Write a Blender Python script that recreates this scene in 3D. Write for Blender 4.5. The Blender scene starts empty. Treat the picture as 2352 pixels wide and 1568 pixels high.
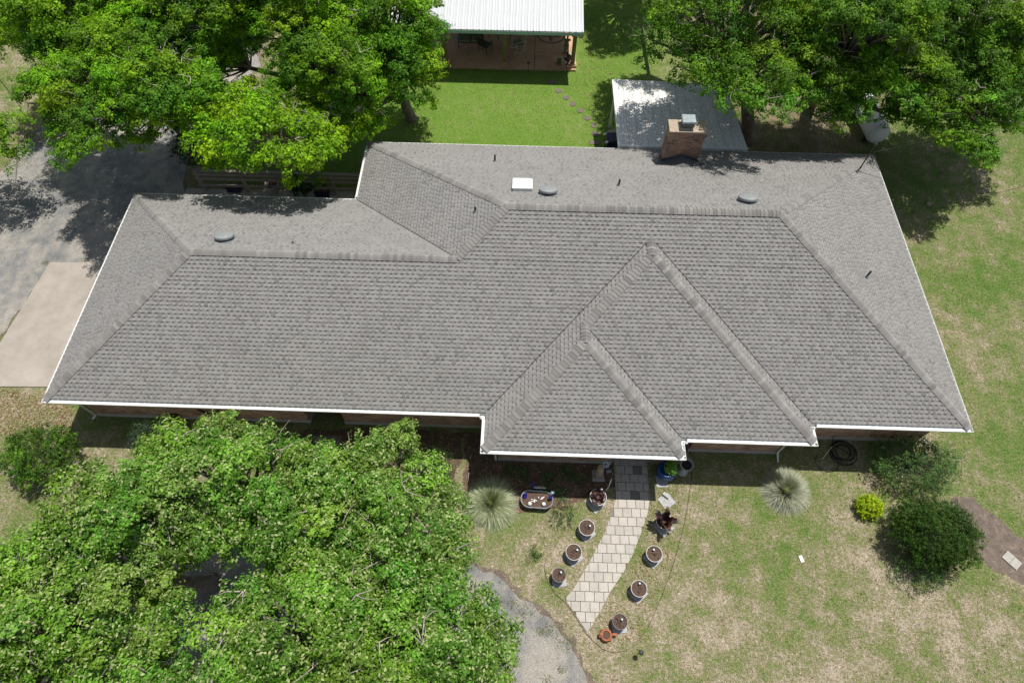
import bpy, math, random
import numpy as np
from mathutils import Vector, Matrix
C = bpy.context.scene
COL = C.collection
random.seed(7); RNG = np.random.default_rng(11)

# ------------------------------------------------------------------ camera, sky, sun
F_PX, CAM = 1439.43, Vector((16.281, -8.387, 22.114))
R_CAM = (Matrix.Rotation(0.0255322, 3, 'Z') @ Matrix.Rotation(0.5248469, 3, 'X') @ Matrix.Rotation(0.0079027, 3, 'Z'))
cd = bpy.data.cameras.new('camera'); cam = bpy.data.objects.new('camera', cd); COL.objects.link(cam)
cam.matrix_world = Matrix.Translation(CAM) @ R_CAM.to_4x4()
cd.sensor_width = 36; cd.lens = 36 * F_PX / 2352; cd.clip_end = 1000; cd.clip_start = 0.1
C.camera = cam
W = bpy.data.worlds.new('World'); C.world = W; W.use_nodes = True
nt = W.node_tree; bg = nt.nodes['Background']; sky = nt.nodes.new('ShaderNodeTexSky'); sky.sky_type = 'NISHITA'
SUN = Vector((0.218, 0.262, 1.0)).normalized()
sky.sun_disc = False; sky.sun_elevation = math.asin(SUN.z); sky.sun_rotation = math.atan2(SUN.x, SUN.y)
hs = nt.nodes.new('ShaderNodeHueSaturation'); hs.inputs['Saturation'].default_value = .62; nt.links.new(sky.outputs[0], hs.inputs['Color']); nt.links.new(hs.outputs[0], bg.inputs[0]); bg.inputs[1].default_value = 0.085
sl = bpy.data.lights.new('sun', 'SUN'); so = bpy.data.objects.new('sun', sl); COL.objects.link(so)
sl.energy = 4.75; sl.angle = math.radians(0.53); sl.color = (1.0, 0.96, 0.89)
so.rotation_euler = SUN.to_track_quat('Z', 'Y').to_euler(); so.location = (16, 0, 60)
C.view_settings.view_transform = 'Standard'; C.view_settings.look = 'None'; C.view_settings.exposure = 0.0
C.render.engine = 'CYCLES'
C.cycles.max_bounces = 6; C.cycles.transparent_max_bounces = 4

def at(px, py, z=0.0):
    d = R_CAM @ Vector(((px - 1176) / F_PX, -(py - 784) / F_PX, -1))
    t = (z - CAM.z) / d.z
    return CAM + d * t

# ------------------------------------------------------------------ helpers
def tag(o, label=None, cat=None, group=None, kind=None):
    if label: o['label'] = label
    if cat: o['category'] = cat
    if group: o['group'] = group
    if kind: o['kind'] = kind
    return o
def empty(name, loc=(0, 0, 0), rz=0, label=None, cat=None, group=None):
    o = bpy.data.objects.new(name, None); COL.objects.link(o); o.location = loc; o.rotation_euler[2] = rz
    o.empty_display_size = 0.2
    return tag(o, label, cat, group)
def link(name, me, m, parent=None, loc=None):
    me.materials.append(m); o = bpy.data.objects.new(name, me); COL.objects.link(o)
    if parent: o.parent = parent
    if loc is not None: o.location = loc
    return o
def copy_tree(o, parent=None):
    c = o.copy(); COL.objects.link(c); c.parent = parent
    for ch in o.children: copy_tree(ch, c)
    return c
class MB:
    def __init__(s): s.v = []; s.f = []; s.c = []
    def add(s, vs, fs, col=(1, 1, 1)):
        n = len(s.v); s.v += [tuple(p) for p in vs]; s.f += [tuple(i + n for i in f) for f in fs]; s.c += [col] * len(vs); return s
    def box(s, c, d, rz=0, col=(1, 1, 1), rx=0, taper=1.0):
        m = Matrix.Rotation(rz, 3, 'Z') @ Matrix.Rotation(rx, 3, 'X')
        vs = []
        for k in (-1, 1):
            t = taper if k > 0 else 1.0
            for i, j in ((-1, -1), (1, -1), (1, 1), (-1, 1)):
                vs.append(m @ Vector((i * d[0] / 2 * t, j * d[1] / 2 * t, k * d[2] / 2)) + Vector(c))
        return s.add(vs, [(3, 2, 1, 0), (4, 5, 6, 7), (0, 1, 5, 4), (1, 2, 6, 5), (2, 3, 7, 6), (3, 0, 4, 7)], col)
    def tube(s, pts, rs, n=8, col=(1, 1, 1), cap=True):
        pts = [Vector(p) for p in pts]; L = len(pts)
        if not hasattr(rs, '__len__'): rs = [rs] * L
        vs = []; fs = []
        for i, p in enumerate(pts):
            d = (pts[min(i + 1, L - 1)] - pts[max(i - 1, 0)]).normalized()
            a = d.cross(Vector((0.13, 0.21, 1)) if abs(d.z) < .95 else Vector((1, .1, 0))).normalized(); b = d.cross(a)
            for k in range(n):
                t = 2 * math.pi * k / n; vs.append(p + (a * math.cos(t) + b * math.sin(t)) * rs[i])
        for i in range(L - 1):
            for k in range(n):
                k2 = (k + 1) % n; fs.append((i * n + k, i * n + k2, (i + 1) * n + k2, (i + 1) * n + k))
        if cap: fs += [tuple(range(n))[::-1], tuple(range((L - 1) * n, L * n))]
        return s.add(vs, fs, col)
    def lathe(s, prof, n=28, c=(0, 0, 0), col=(1, 1, 1), sx=1, sy=1, wob=0):
        vs = []; fs = []; L = len(prof)
        for r, z in prof:
            for k in range(n):
                t = 2 * math.pi * k / n; w = 1 + wob * math.sin(t * 9)
                vs.append((c[0] + r * sx * w * math.cos(t), c[1] + r * sy * w * math.sin(t), c[2] + z))
        for i in range(L - 1):
            for k in range(n):
                k2 = (k + 1) % n; fs.append((i * n + k, i * n + k2, (i + 1) * n + k2, (i + 1) * n + k))
        if prof[0][0] > 1e-4: fs.append(tuple(range(n))[::-1])
        if prof[-1][0] > 1e-4: fs.append(tuple(range((L - 1) * n, L * n)))
        return s.add(vs, fs, col)
    def prism(s, poly, z0, z1, col=(1, 1, 1), bottom=True):
        n = len(poly); a = sum(poly[i][0] * poly[(i + 1) % n][1] - poly[(i + 1) % n][0] * poly[i][1] for i in range(n))
        if a < 0: poly = poly[::-1]
        vs = [(p[0], p[1], z0) for p in poly] + [(p[0], p[1], z1) for p in poly]
        fs = [tuple(range(n, 2 * n))] + ([tuple(range(n))[::-1]] if bottom else []) + [(i, (i + 1) % n, (i + 1) % n + n, i + n) for i in range(n)]
        return s.add(vs, fs, col)
    def blob(s, c, r, n=10, m=7, jit=0, col=(1, 1, 1), rz=0):
        M = Matrix.Rotation(rz, 3, 'Z'); vs = []; fs = []
        for i in range(m + 1):
            for k in range(n):
                ph = math.pi * (i + 0.001 * (i == 0) - .001 * (i == m)) / m; t = 2 * math.pi * k / n; j = 1 + jit * random.uniform(-1, 1)
                vs.append(M @ Vector((r[0] * math.sin(ph) * math.cos(t) * j, r[1] * math.sin(ph) * math.sin(t) * j, -r[2] * math.cos(ph) * j)) + Vector(c))
        for i in range(m):
            for k in range(n):
                k2 = (k + 1) % n; fs.append((i * n + k, i * n + k2, (i + 1) * n + k2, (i + 1) * n + k))
        return s.add(vs, fs, col)
    def build(s, name, m, parent=None, loc=None, smooth=False):
        me = bpy.data.meshes.new(name); me.from_pydata(s.v, [], s.f); me.update()
        ca = me.color_attributes.new('Col', 'FLOAT_COLOR', 'POINT')
        a = np.ones((len(s.v), 4), np.float32); a[:, :3] = np.array(s.c, np.float32).reshape(-1, 3); ca.data.foreach_set('color', a.ravel())
        if smooth:
            me.polygons.foreach_set('use_smooth', [True] * len(me.polygons))
            if smooth != 'all' and hasattr(me, 'set_sharp_from_angle'): me.set_sharp_from_angle(angle=math.radians(40))
        return link(name, me, m, parent, loc)
def np_mesh(name, V, n, cols, m, parent=None, loc=None):
    """V (N*n,3): N separate faces with n corners each; cols (N,3)"""
    N = len(V) // n; me = bpy.data.meshes.new(name)
    me.vertices.add(N * n); me.vertices.foreach_set('co', V.astype(np.float32).ravel())
    me.loops.add(N * n); me.loops.foreach_set('vertex_index', np.arange(N * n, dtype=np.int32))
    me.polygons.add(N); me.polygons.foreach_set('loop_start', (np.arange(N) * n).astype(np.int32))
    me.polygons.foreach_set('loop_total', np.full(N, n, np.int32)); me.update()
    ca = me.color_attributes.new('Col', 'FLOAT_COLOR', 'POINT')
    a = np.ones((N * n, 4), np.float32); a[:, :3] = np.repeat(cols, n, 0); ca.data.foreach_set('color', a.ravel())
    return link(name, me, m, parent, loc)

# ------------------------------------------------------------------ materials
def nodes(name):
    m = bpy.data.materials.new(name); m.use_nodes = True; t = m.node_tree
    return m, t, t.nodes['Principled BSDF']
def N(t, typ, **k):
    n = t.nodes.new(typ)
    for a, b in k.items():
        if a.startswith('i_'): n.inputs[a[2:].replace('_', ' ')].default_value = b
        else: setattr(n, a, b)
    return n
def noise(t, sc, det=4, rough=.6, vec=None, stretch=None):
    n = N(t, 'ShaderNodeTexNoise'); n.inputs['Scale'].default_value = sc; n.inputs['Detail'].default_value = det; n.inputs['Roughness'].default_value = rough
    g = N(t, 'ShaderNodeNewGeometry') if vec is None else None
    src = g.outputs['Position'] if g else vec
    if stretch:
        mp = N(t, 'ShaderNodeMapping'); mp.inputs['Scale'].default_value = stretch; t.links.new(src, mp.inputs[0]); src = mp.outputs[0]
    t.links.new(src, n.inputs['Vector']); return n.outputs['Fac']
def ramp(t, fac, stops):
    r = N(t, 'ShaderNodeValToRGB'); e = r.color_ramp.elements
    while len(e) < len(stops): e.new(0.5)
    for i, (p, c) in enumerate(stops):
        e[i].position = p; e[i].color = (*c, 1) if len(c) == 3 else c
    t.links.new(fac, r.inputs[0]); return r.outputs[0]
def mix(t, a, b, f, mode='MIX'):
    n = N(t, 'ShaderNodeMix', data_type='RGBA', blend_type=mode)
    for s, v in ((n.inputs[0], f), (n.inputs[6], a), (n.inputs[7], b)):
        if isinstance(v, (int, float)): s.default_value = v
        elif isinstance(v, tuple): s.default_value = (*v, 1)
        else: t.links.new(v, s)
    return n.outputs[2]
def math_(t, op, a, b=0.0, clamp=False):
    n = N(t, 'ShaderNodeMath', operation=op, use_clamp=clamp)
    for s, v in ((n.inputs[0], a), (n.inputs[1], b)):
        if isinstance(v, (int, float)): s.default_value = v
        else: t.links.new(v, s)
    return n.outputs[0]
def bump(t, b, h, strength, dist=.01):
    n = N(t, 'ShaderNodeBump'); n.inputs['Strength'].default_value = strength; n.inputs['Distance'].default_value = dist
    t.links.new(h, n.inputs['Height']); t.links.new(n.outputs[0], b.inputs['Normal'])
def plain(name, base, rough=.6, var=.15, sc=6, metal=0, attr=True, spec=.4, fine=0, bmp=0, streak=None):
    """surface with mottling (var) and fine grain, tinted by the per-vertex colour"""
    m, t, b = nodes(name); lo = tuple(x * (1 - var) for x in base); hi = tuple(min(x * (1 + var), .95) for x in base)
    c = ramp(t, noise(t, sc, 5, .65, stretch=streak), [(.3, lo), (.7, hi)])
    if fine:
        c = mix(t, c, ramp(t, noise(t, fine, 2), [(.3, (.72, .72, .72)), (.7, (1.28, 1.28, 1.28))]), 1.0, 'MULTIPLY')
    if attr:
        a = N(t, 'ShaderNodeVertexColor', layer_name='Col'); c = mix(t, c, a.outputs[0], 1.0, 'MULTIPLY')
    t.links.new(c, b.inputs['Base Color']); b.inputs['Roughness'].default_value = rough; b.inputs['Metallic'].default_value = metal
    b.inputs['Specular IOR Level'].default_value = spec
    if bmp: bump(t, b, noise(t, fine or sc * 4, 3), bmp)
    return m
def leafmat(name, trans=.35, rough=.55, spec=.22):
    m, t, b = nodes(name); a = N(t, 'ShaderNodeVertexColor', layer_name='Col')
    t.links.new(a.outputs[0], b.inputs['Base Color']); b.inputs['Roughness'].default_value = rough; b.inputs['Specular IOR Level'].default_value = spec
    tr = N(t, 'ShaderNodeBsdfTranslucent'); c = mix(t, a.outputs[0], (1.0, 1.25, .35), 1.0, 'MULTIPLY'); t.links.new(c, tr.inputs[0])
    mx = N(t, 'ShaderNodeMixShader'); mx.inputs[0].default_value = trans
    t.links.new(b.outputs[0], mx.inputs[1]); t.links.new(tr.outputs[0], mx.inputs[2]); t.links.new(mx.outputs[0], t.nodes['Material Output'].inputs[0])
    return m
M_LEAF = leafmat('foliage', .42); M_BLADE = leafmat('grass blades', .25, .6, .2)
M_SHINGLE = plain('asphalt shingle', (1, 1, 1), .92, .16, .7, spec=.2, fine=260, bmp=.15)
M_CAP = plain('ridge cap shingle', (1, 1, 1), .92, .05, 3, spec=.2, fine=260)
M_WHITE = plain('white painted metal', (.80, .81, .80), .45, .05, 3)
M_WHITE2 = plain('white trim', (.74, .75, .73), .6, .06, 2)
M_ROOFMETAL = plain('white ribbed metal roofing', (.60, .615, .63), .45, .04, 1, spec=.4)
M_GALV = plain('galvanised metal', (.42, .46, .47), .42, .22, 7, metal=.55)
M_CONC = plain('old concrete', (.36, .322, .278), .9, .2, .8, fine=60, bmp=.1)
M_PAVER = plain('concrete paver', (.45, .425, .39), .9, .08, 3, fine=90, bmp=.1)
M_TILE = plain('grey stepping slab', (.40, .41, .41), .9, .10, 5, fine=80)
M_BARK = plain('oak bark', (.20, .17, .145), .95, .45, 5, fine=30, bmp=.6)
M_TWIG = plain('pale twigs', (.36, .33, .30), .9, .3, 7)
M_WOODG = plain('weathered timber', (.30, .26, .23), .9, .3, 3, streak=(1, 8, 8), bmp=.2)
M_POST = plain('treated timber post', (.21, .175, .085), .85, .2, 4, streak=(8, 8, 1))
M_VENT = plain('weathered grey vent', (.27, .29, .29), .6, .15, 12, metal=.1)
M_STONE = plain('carved stone', (.40, .33, .25), .9, .2, 9, fine=50)
M_STONEG = plain('grey cast stone', (.42, .41, .39), .9, .25, 8, fine=50)
M_BLUE = plain('blue glazed ceramic', (.012, .075, .26), .22, .3, 5, spec=.6)
M_NAVY = plain('navy plastic', (.012, .02, .07), .4, .2, 4)
M_GLASSB = plain('cobalt glass', (.015, .02, .30), .12, .2, 9, spec=.8)
M_TERRA = plain('terracotta', (.42, .15, .075), .75, .2, 9)
M_SOIL = plain('potting soil', (.105, .068, .05), .98, .5, 22, fine=70, bmp=.8)
M_BLACK = plain('black rubber', (.012, .012, .014), .5, .2, 5)
M_RIMW = plain('glazed white rim', (.50, .45, .45), .4, .05, 6)
M_MAUVE = plain('mauve glazed pot', (.30, .27, .30), .5, .2, 6)
M_RIMD = plain('dark glazed pot', (.045, .04, .075), .35, .3, 6)
M_IRON = plain('painted steel', (.03, .035, .03), .5, .2, 5)
M_PATW = plain('white wicker', (.62, .64, .62), .6, .1, 5)
M_CUSH = plain('striped green cushion', (.24, .27, .17), .9, .3, 9, streak=(14, 1, 1))
M_PATINA = plain('patio slab', (.52, .33, .205), .85, .2, .9, fine=25)
M_STAR = plain('stained emblem', (.20, .13, .10), .8, .2, 4)
M_RED = plain('red enamel', (.30, .03, .02), .5, .2, 6)
M_PETAL = plain('blue metal petals', (.38, .55, .66), .45, .15, 9)
M_COVER = plain('chalky patio cover panels', (.80, .79, .75), .55, .10, 1.4, streak=(2.5, .35, 1), fine=14)
M_TANK = plain('white tank paint', (.72, .74, .74), .35, .05, 2)
M_LEAFRED = leafmat('burgundy leaves', .2, .4, .4)
M_LITTER = leafmat('dry leaves', .15, .9, .1)
M_PLASTIC = plain('white plastic', (.78, .78, .76), .45, .04, 6)
M_DOOR = plain('dark stained door', (.07, .035, .02), .5, .25, 4, streak=(6, 6, 1))
m_, t_, b_ = nodes('dark window glass'); b_.inputs['Base Color'].default_value = (.02, .025, .03, 1); b_.inputs['Roughness'].default_value = .08; M_GLASS = m_
m_, t_, b_ = nodes('frosted skylight dome'); b_.inputs['Base Color'].default_value = (.80, .82, .82, 1); b_.inputs['Roughness'].default_value = .3; M_DOME = m_

def brickmat(name='mixed red and tan brick'):
    m, t, b = nodes(name); g = N(t, 'ShaderNodeNewGeometry')
    sp = N(t, 'ShaderNodeSeparateXYZ'); t.links.new(g.outputs['Position'], sp.inputs[0])
    at_ = N(t, 'ShaderNodeVertexColor', layer_name='Col'); cx = N(t, 'ShaderNodeCombineXYZ'); t.links.new(math_(t, 'ADD', sp.outputs[0], sp.outputs[1]), cx.inputs[0]); t.links.new(sp.outputs[2], cx.inputs[1])
    br = N(t, 'ShaderNodeTexBrick'); t.links.new(cx.outputs[0], br.inputs['Vector'])
    for k, v in (('Scale', 1), ('Mortar Size', .006), ('Brick Width', .235), ('Row Height', .078), ('Bias', 0)): br.inputs[k].default_value = v
    br.inputs['Color1'].default_value = (1, 1, 1, 1); br.inputs['Color2'].default_value = (0, 0, 0, 1); br.inputs['Mortar'].default_value = (.5, .5, .5, 1)
    c = ramp(t, br.outputs['Color'], [(0, (.07, .045, .035)), (.14, (.26, .165, .115)), (.45, (.30, .20, .145)), (.7, (.23, .095, .06)), (1, (.34, .25, .18))])
    c = mix(t, c, (.38, .34, .29), br.outputs['Fac'])
    c = mix(t, c, ramp(t, noise(t, 2.2, 5), [(.3, (.65, .62, .6)), (.7, (1.2, 1.15, 1.1))]), 1.0, 'MULTIPLY')
    c = mix(t, c, at_.outputs[0], 1.0, 'MULTIPLY')
    t.links.new(c, b.inputs['Base Color']); b.inputs['Roughness'].default_value = .92
    bump(t, b, math_(t, 'SUBTRACT', 1.0, br.outputs['Fac']), .4, .01); return m
M_BRICK = brickmat()

def grassmat(name, attr=False):
    m, t, b = nodes(name); g = N(t, 'ShaderNodeNewGeometry'); sp = N(t, 'ShaderNodeSeparateXYZ'); t.links.new(g.outputs['Position'], sp.inputs[0])
    x, y = sp.outputs[0], sp.outputs[1]
    n1 = noise(t, .30, 3, .55); n2 = noise(t, 1.5, 5, .62); n3 = noise(t, 9, 4, .7); n4 = noise(t, 34, 3, .8)
    dry = math_(t, 'ADD', math_(t, 'MULTIPLY', n1, .75), math_(t, 'MULTIPLY', n2, .95))
    dry = math_(t, 'ADD', dry, math_(t, 'MULTIPLY', n3, 1.05)); dry = math_(t, 'ADD', dry, math_(t, 'MULTIPLY', n4, .65))
    # how lush: the lawn behind the house is watered, the front is half dry
    back = math_(t, 'MULTIPLY', math_(t, 'SUBTRACT', y, 11.0), .5, True)
    inx = math_(t, 'MULTIPLY', math_(t, 'SUBTRACT', x, 2.0), .3, True); inx2 = math_(t, 'MULTIPLY', math_(t, 'SUBTRACT', 26.0, x), .22, True)
    lush = math_(t, 'MULTIPLY', math_(t, 'MULTIPLY', back, inx), inx2)
    right = math_(t, 'MULTIPLY', math_(t, 'SUBTRACT', x, 31.0), .25, True)
    pale = math_(t, 'MULTIPLY', math_(t, 'SUBTRACT', -3.0, y), .35, True)
    d2 = math_(t, 'SUBTRACT', dry, math_(t, 'MULTIPLY', lush, .24)); d2 = math_(t, 'SUBTRACT', d2, math_(t, 'MULTIPLY', right, .085)); d2 = math_(t, 'ADD', d2, math_(t, 'MULTIPLY', pale, .085))
    d2 = math_(t, 'ADD', math_(t, 'MULTIPLY', math_(t, 'SUBTRACT', math_(t, 'MULTIPLY', d2, .5), .84), 1.25), .815)
    c = ramp(t, d2, [(.56, (.085, .18, .028)), (.72, (.145, .215, .055)), (.82, (.225, .24, .105)), (.90, (.31, .275, .180)), (1.0, (.47, .40, .315))])
    c = mix(t, c, (.19, .33, .045), math_(t, 'MULTIPLY', lush, .55))
    soil = ramp(t, noise(t, .95, 6, .68, stretch=(1, 1.15, 1)), [(.30, (1, 1, 1)), (.37, (0, 0, 0))])
    c = mix(t, c, (.17, .115, .085), math_(t, 'MULTIPLY', soil, .6))
    wood = math_(t, 'MULTIPLY', math_(t, 'MULTIPLY', math_(t, 'SUBTRACT', x, 25.0), .4, True), math_(t, 'MULTIPLY', math_(t, 'SUBTRACT', 35.5, x), .3, True)); wood = math_(t, 'MULTIPLY', wood, math_(t, 'MULTIPLY', math_(t, 'SUBTRACT', y, 12.5), .5, True))
    wood = math_(t, 'MULTIPLY', wood, ramp(t, noise(t, 1.1, 5, .7), [(.42, (.25, .25, .25)), (.56, (1, 1, 1))]))
    c = mix(t, c, (.16, .105, .07), math_(t, 'MULTIPLY', wood, .5))
    speck = ramp(t, noise(t, 26, 4, .85), [(.34, (.30, .34, .28)), (.5, (1, 1, 1)), (.66, (1.8, 1.7, 1.55))])
    c = mix(t, c, speck, 1.0, 'MULTIPLY')
    if attr:
        a = N(t, 'ShaderNodeVertexColor', layer_name='Col'); c = mix(t, c, a.outputs[0], 1.0, 'MULTIPLY')
    t.links.new(c, b.inputs['Base Color']); b.inputs['Roughness'].default_value = .95; b.inputs['Specular IOR Level'].default_value = .15
    if not attr: bump(t, b, math_(t, 'ADD', n3, n4), .9, .05)
    return m
M_GROUND = grassmat('lawn turf'); M_GBLADE = grassmat('lawn blades', True)
def asphaltmat():
    m, t, b = nodes('worn gravelly asphalt'); n1 = noise(t, .55, 4, .6, stretch=(1, .7, 1)); n2 = noise(t, 2.3, 5)
    f = math_(t, 'ADD', math_(t, 'MULTIPLY', n1, .62), math_(t, 'MULTIPLY', n2, .38))
    c = ramp(t, f, [(.36, (.135, .138, .140)), (.46, (.205, .205, .20)), (.55, (.305, .285, .255)), (.68, (.40, .37, .325))])
    c = mix(t, c, ramp(t, noise(t, 30, 4, .85), [(.34, (.42, .42, .45)), (.5, (1, 1, 1)), (.67, (1.6, 1.55, 1.45))]), 1.0, 'MULTIPLY')
    t.links.new(c, b.inputs['Base Color']); b.inputs['Roughness'].default_value = .95; bump(t, b, noise(t, 60, 2), .5); return m
M_ASPH = asphaltmat()
def soilmat(name, a, bcol, ccol=None):
    m, t, b = nodes(name); c = ramp(t, noise(t, 4, 7, .75), [(.32, a), (.52, bcol), (.7, ccol or bcol)])
    c = mix(t, c, ramp(t, noise(t, 48, 2, .8), [(.3, (.5, .5, .5)), (.5, (1, 1, 1)), (.75, (1.7, 1.6, 1.45))]), 1.0, 'MULTIPLY')
    t.links.new(c, b.inputs['Base Color']); b.inputs['Roughness'].default_value = .97; bump(t, b, noise(t, 20, 5), .8, .03); return m
M_BED = soilmat('garden bed soil', (.07, .05, .035), (.13, .085, .06), (.26, .19, .13))
M_DIRT = soilmat('bare dirt', (.10, .080, .066), (.165, .13, .108), (.27, .21, .165))

# ------------------------------------------------------------------ ground and paving
def sheet(name, poly, z, m, rag=0.0, step=.35, kind='structure', label=None):
    P = []
    n = len(poly)
    for i in range(n):
        a = Vector(poly[i][:2]); b = Vector(poly[(i + 1) % n][:2]); L = (b - a).length
        k = max(1, int(L / step)) if rag else 1
        nr = Vector(((b - a).y, -(b - a).x)).normalized() if L > 0 else Vector((0, 0))
        for j in range(k):
            o = (random.uniform(-1, 1) * .6 + math.sin((i * 7 + j) * 1.7) * .4) * rag if (rag and (j or 1)) else 0
            P.append(a.lerp(b, j / k) + nr * o)
    mb = MB(); k = len(P); area = sum(P[i][0] * P[(i + 1) % k][1] - P[(i + 1) % k][0] * P[i][1] for i in range(k))
    if area < 0: P = P[::-1]
    from mathutils.geometry import tessellate_polygon
    V3 = [Vector((p[0], p[1], z)) for p in P]
    tris = tessellate_polygon([V3])
    mb.add(V3, [tuple(t) if (V3[t[1]] - V3[t[0]]).cross(V3[t[2]] - V3[t[0]]).z > 0 else tuple(t)[::-1] for t in tris])
    o = mb.build(name, m); o['kind'] = kind
    if label: o['label'] = label
    return o, P
gm = MB(); gm.add([(-400, -400, 0), (400, -400, 0), (400, 400, 0), (-400, 400, 0)], [(0, 1, 2, 3)])
ground = gm.build('ground', M_GROUND); ground['kind'] = 'structure'; ground['label'] = 'patchy green and tan lawn around the house'
A = lambda pts, z=0: [tuple(at(x, y, z))[:2] for x, y in pts]
_, P_DRIVE = sheet('driveway', A([(-340, 640), (0, 398), (88, 304), (205, 190), (330, 60), (560, 40), (600, 150), (520, 225), (448, 300), (418, 420), (430, 470)]) + [(2.2, 7.5), (-1.8, 7.5)] + A([(116, 604), (8, 768), (-330, 800)]), .004, M_ASPH, .10, .3, label='worn grey asphalt driveway beside the garage end')
_, P_FRONT = sheet('front_driveway', A([(1128, 1312), (1160, 1335), (1182, 1362), (1222, 1386), (1256, 1418), (1290, 1452), (1318, 1490), (1340, 1532), (1354, 1600), (1372, 1720), (900, 1800), (200, 1800), (-400, 1640), (-400, 1240), (0, 1272), (60, 1258), (200, 1236), (450, 1214), (640, 1250), (860, 1310), (1040, 1290)]), .004, M_ASPH, .09, .2, label='pale gravelly asphalt drive beneath the front trees')
def grow(poly, d):
    c = np.mean(np.array([p[:2] for p in poly]), 0); n = len(poly); ar = sum(poly[i][0] * poly[(i + 1) % n][1] - poly[(i + 1) % n][0] * poly[i][1] for i in range(n)); sgn = -1 if ar > 0 else 1
    out = []
    for i in range(n):
        a, b = Vector(poly[i - 1][:2]), Vector(poly[(i + 1) % n][:2]); e = (b - a).normalized(); nn = Vector((-e.y, e.x)) * sgn
        out.append(Vector(poly[i][:2]) + nn * d * random.uniform(.2, 1.7))
    return out
sheet('verge_soil', grow(P_FRONT, .16), .002, M_DIRT); sheet('verge_soil', grow(P_DRIVE, .12), .002, M_DIRT)
pad = A([(116, 604), (330, 601), (330, 890), (-60, 888)])
pm = MB(); pm.prism([pad[0], (2.3, pad[1][1]), (2.3, pad[2][1]), pad[3]], -.1, .05); pado = pm.build('concrete_pad', M_CONC); pado['kind'] = 'structure'; pado['label'] = 'buff concrete parking pad beside the garage end'
P_PAD = [pad[0], (2.3, pad[1][1]), (2.3, pad[2][1]), pad[3]]
_, P_BED = sheet('garden_bed', [(14.9, .3)] + A([(1068, 1000), (1064, 1070), (1060, 1150), (1075, 1215), (1150, 1205), (1200, 1172), (1290, 1165), (1350, 1140), (1415, 1118)]) + [(19.8, -.5), (22.7, -.3), (22.7, .6)], .004, M_BED, .12, .25)
_, P_BED2 = sheet('side_bed', [(9.9, .4), (15.0, .4)] + A([(1066, 1000), (1045, 1110), (1010, 1130), (900, 1130), (700, 1120), (600, 1060), (560, 1000)]), .006, M_BED, .12, .25)
_, P_DIRT = sheet('dirt_path', A([(2195, 1135), (2230, 1140), (2290, 1190), (2352, 1238), (2500, 1340), (2500, 1460), (2352, 1345), (2310, 1322), (2270, 1300), (2215, 1250), (2180, 1190)]), .005, M_DIRT, .14, .25)
_, P_STRIP = sheet('back_walk', [(0.2, 8.8), (9.4, 8.8)] + A([(812, 440), (430, 432)]), .006, M_CONC)
_, P_PORCH = sheet('porch_floor', [(19.7, -.55), (22.65, -.55), (22.65, 2.2), (19.7, 2.2)], .012, M_CONC)
P_WOOD = A([(1730, 352), (1720, 250), (1560, 170), (1500, 60), (1700, -60), (2300, -60), (2330, 60), (2150, 180), (2060, 300), (2010, 352)])

# paver walk: running rows of square concrete pavers cut along a curved outline
left = A([(1415, 1030), (1415, 1145), (1404, 1180), (1389, 1223), (1366.7, 1265), (1346, 1304.6), (1318, 1350.8), (1297.5, 1375)])
right = A([(1348, 1450), (1357, 1439), (1376.7, 1406), (1401, 1359.6), (1430.6, 1315.5), (1452.7, 1273.7), (1472.5, 1223), (1487, 1180), (1492, 1145), (1492, 1030)])
P_PATH = left + right
P_PATH[0] = (P_PATH[1][0], 1.8); P_PATH[-1] = (P_PATH[-2][0], 1.8)
def clip(poly, x0, x1, y0, y1):
    for ax, lim, sg in ((0, x0, 1), (0, x1, -1), (1, y0, 1), (1, y1, -1)):
        out = []
        for i in range(len(poly)):
            a, b = poly[i], poly[(i + 1) % len(poly)]; da, db = (a[ax] - lim) * sg, (b[ax] - lim) * sg
            if da >= 0: out.append(a)
            if (da >= 0) != (db >= 0):
                t = da / (da - db); out.append((a[0] + (b[0] - a[0]) * t, a[1] + (b[1] - a[1]) * t))
        poly = out
        if len(poly) < 3: return []
    return poly
pv = MB(); S = .312; row = 0; yy = 1.8
while yy > -6.6:
    off = (.5 if row % 2 else 0) * S + 19.3 + random.uniform(-.01, .01); 
    for k in range(-8, 14):
        x0 = off + k * S
        q = clip(list(P_PATH), x0 + .009, x0 + S - .009, yy - S + .009, yy - .009)
        if len(q) >= 3:
            a = abs(sum(q[i][0] * q[(i + 1) % len(q)][1] - q[(i + 1) % len(q)][0] * q[i][1] for i in range(len(q)))) / 2
            if a > .004:
                g = random.uniform(.90, 1.08); col = (g, g * .99, g * .97)
                if random.random() < .10 and yy > -2.6: col = (.45, .46, .46)
                pv.prism(q, 0, .025 + random.uniform(0, .004), col)
    yy -= S; row += 1
pvo = pv.build('path', M_PAVER); pvo['kind'] = 'structure'; pvo['label'] = 'curving front walk of square concrete pavers'
mm = MB(); 
gj, _ = sheet('path_joints', P_PATH, .010, M_BED)
ew = MB(); ew.prism(A([(722, 1000), (786, 1000), (760, 1180), (690, 1180)]), 0, .03, (.55, .55, .56)); ewo = ew.build('entry_walk', M_CONC); ewo['kind'] = 'structure'
P_ENTRY = A([(722, 1000), (786, 1000), (760, 1180), (690, 1180)])

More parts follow.
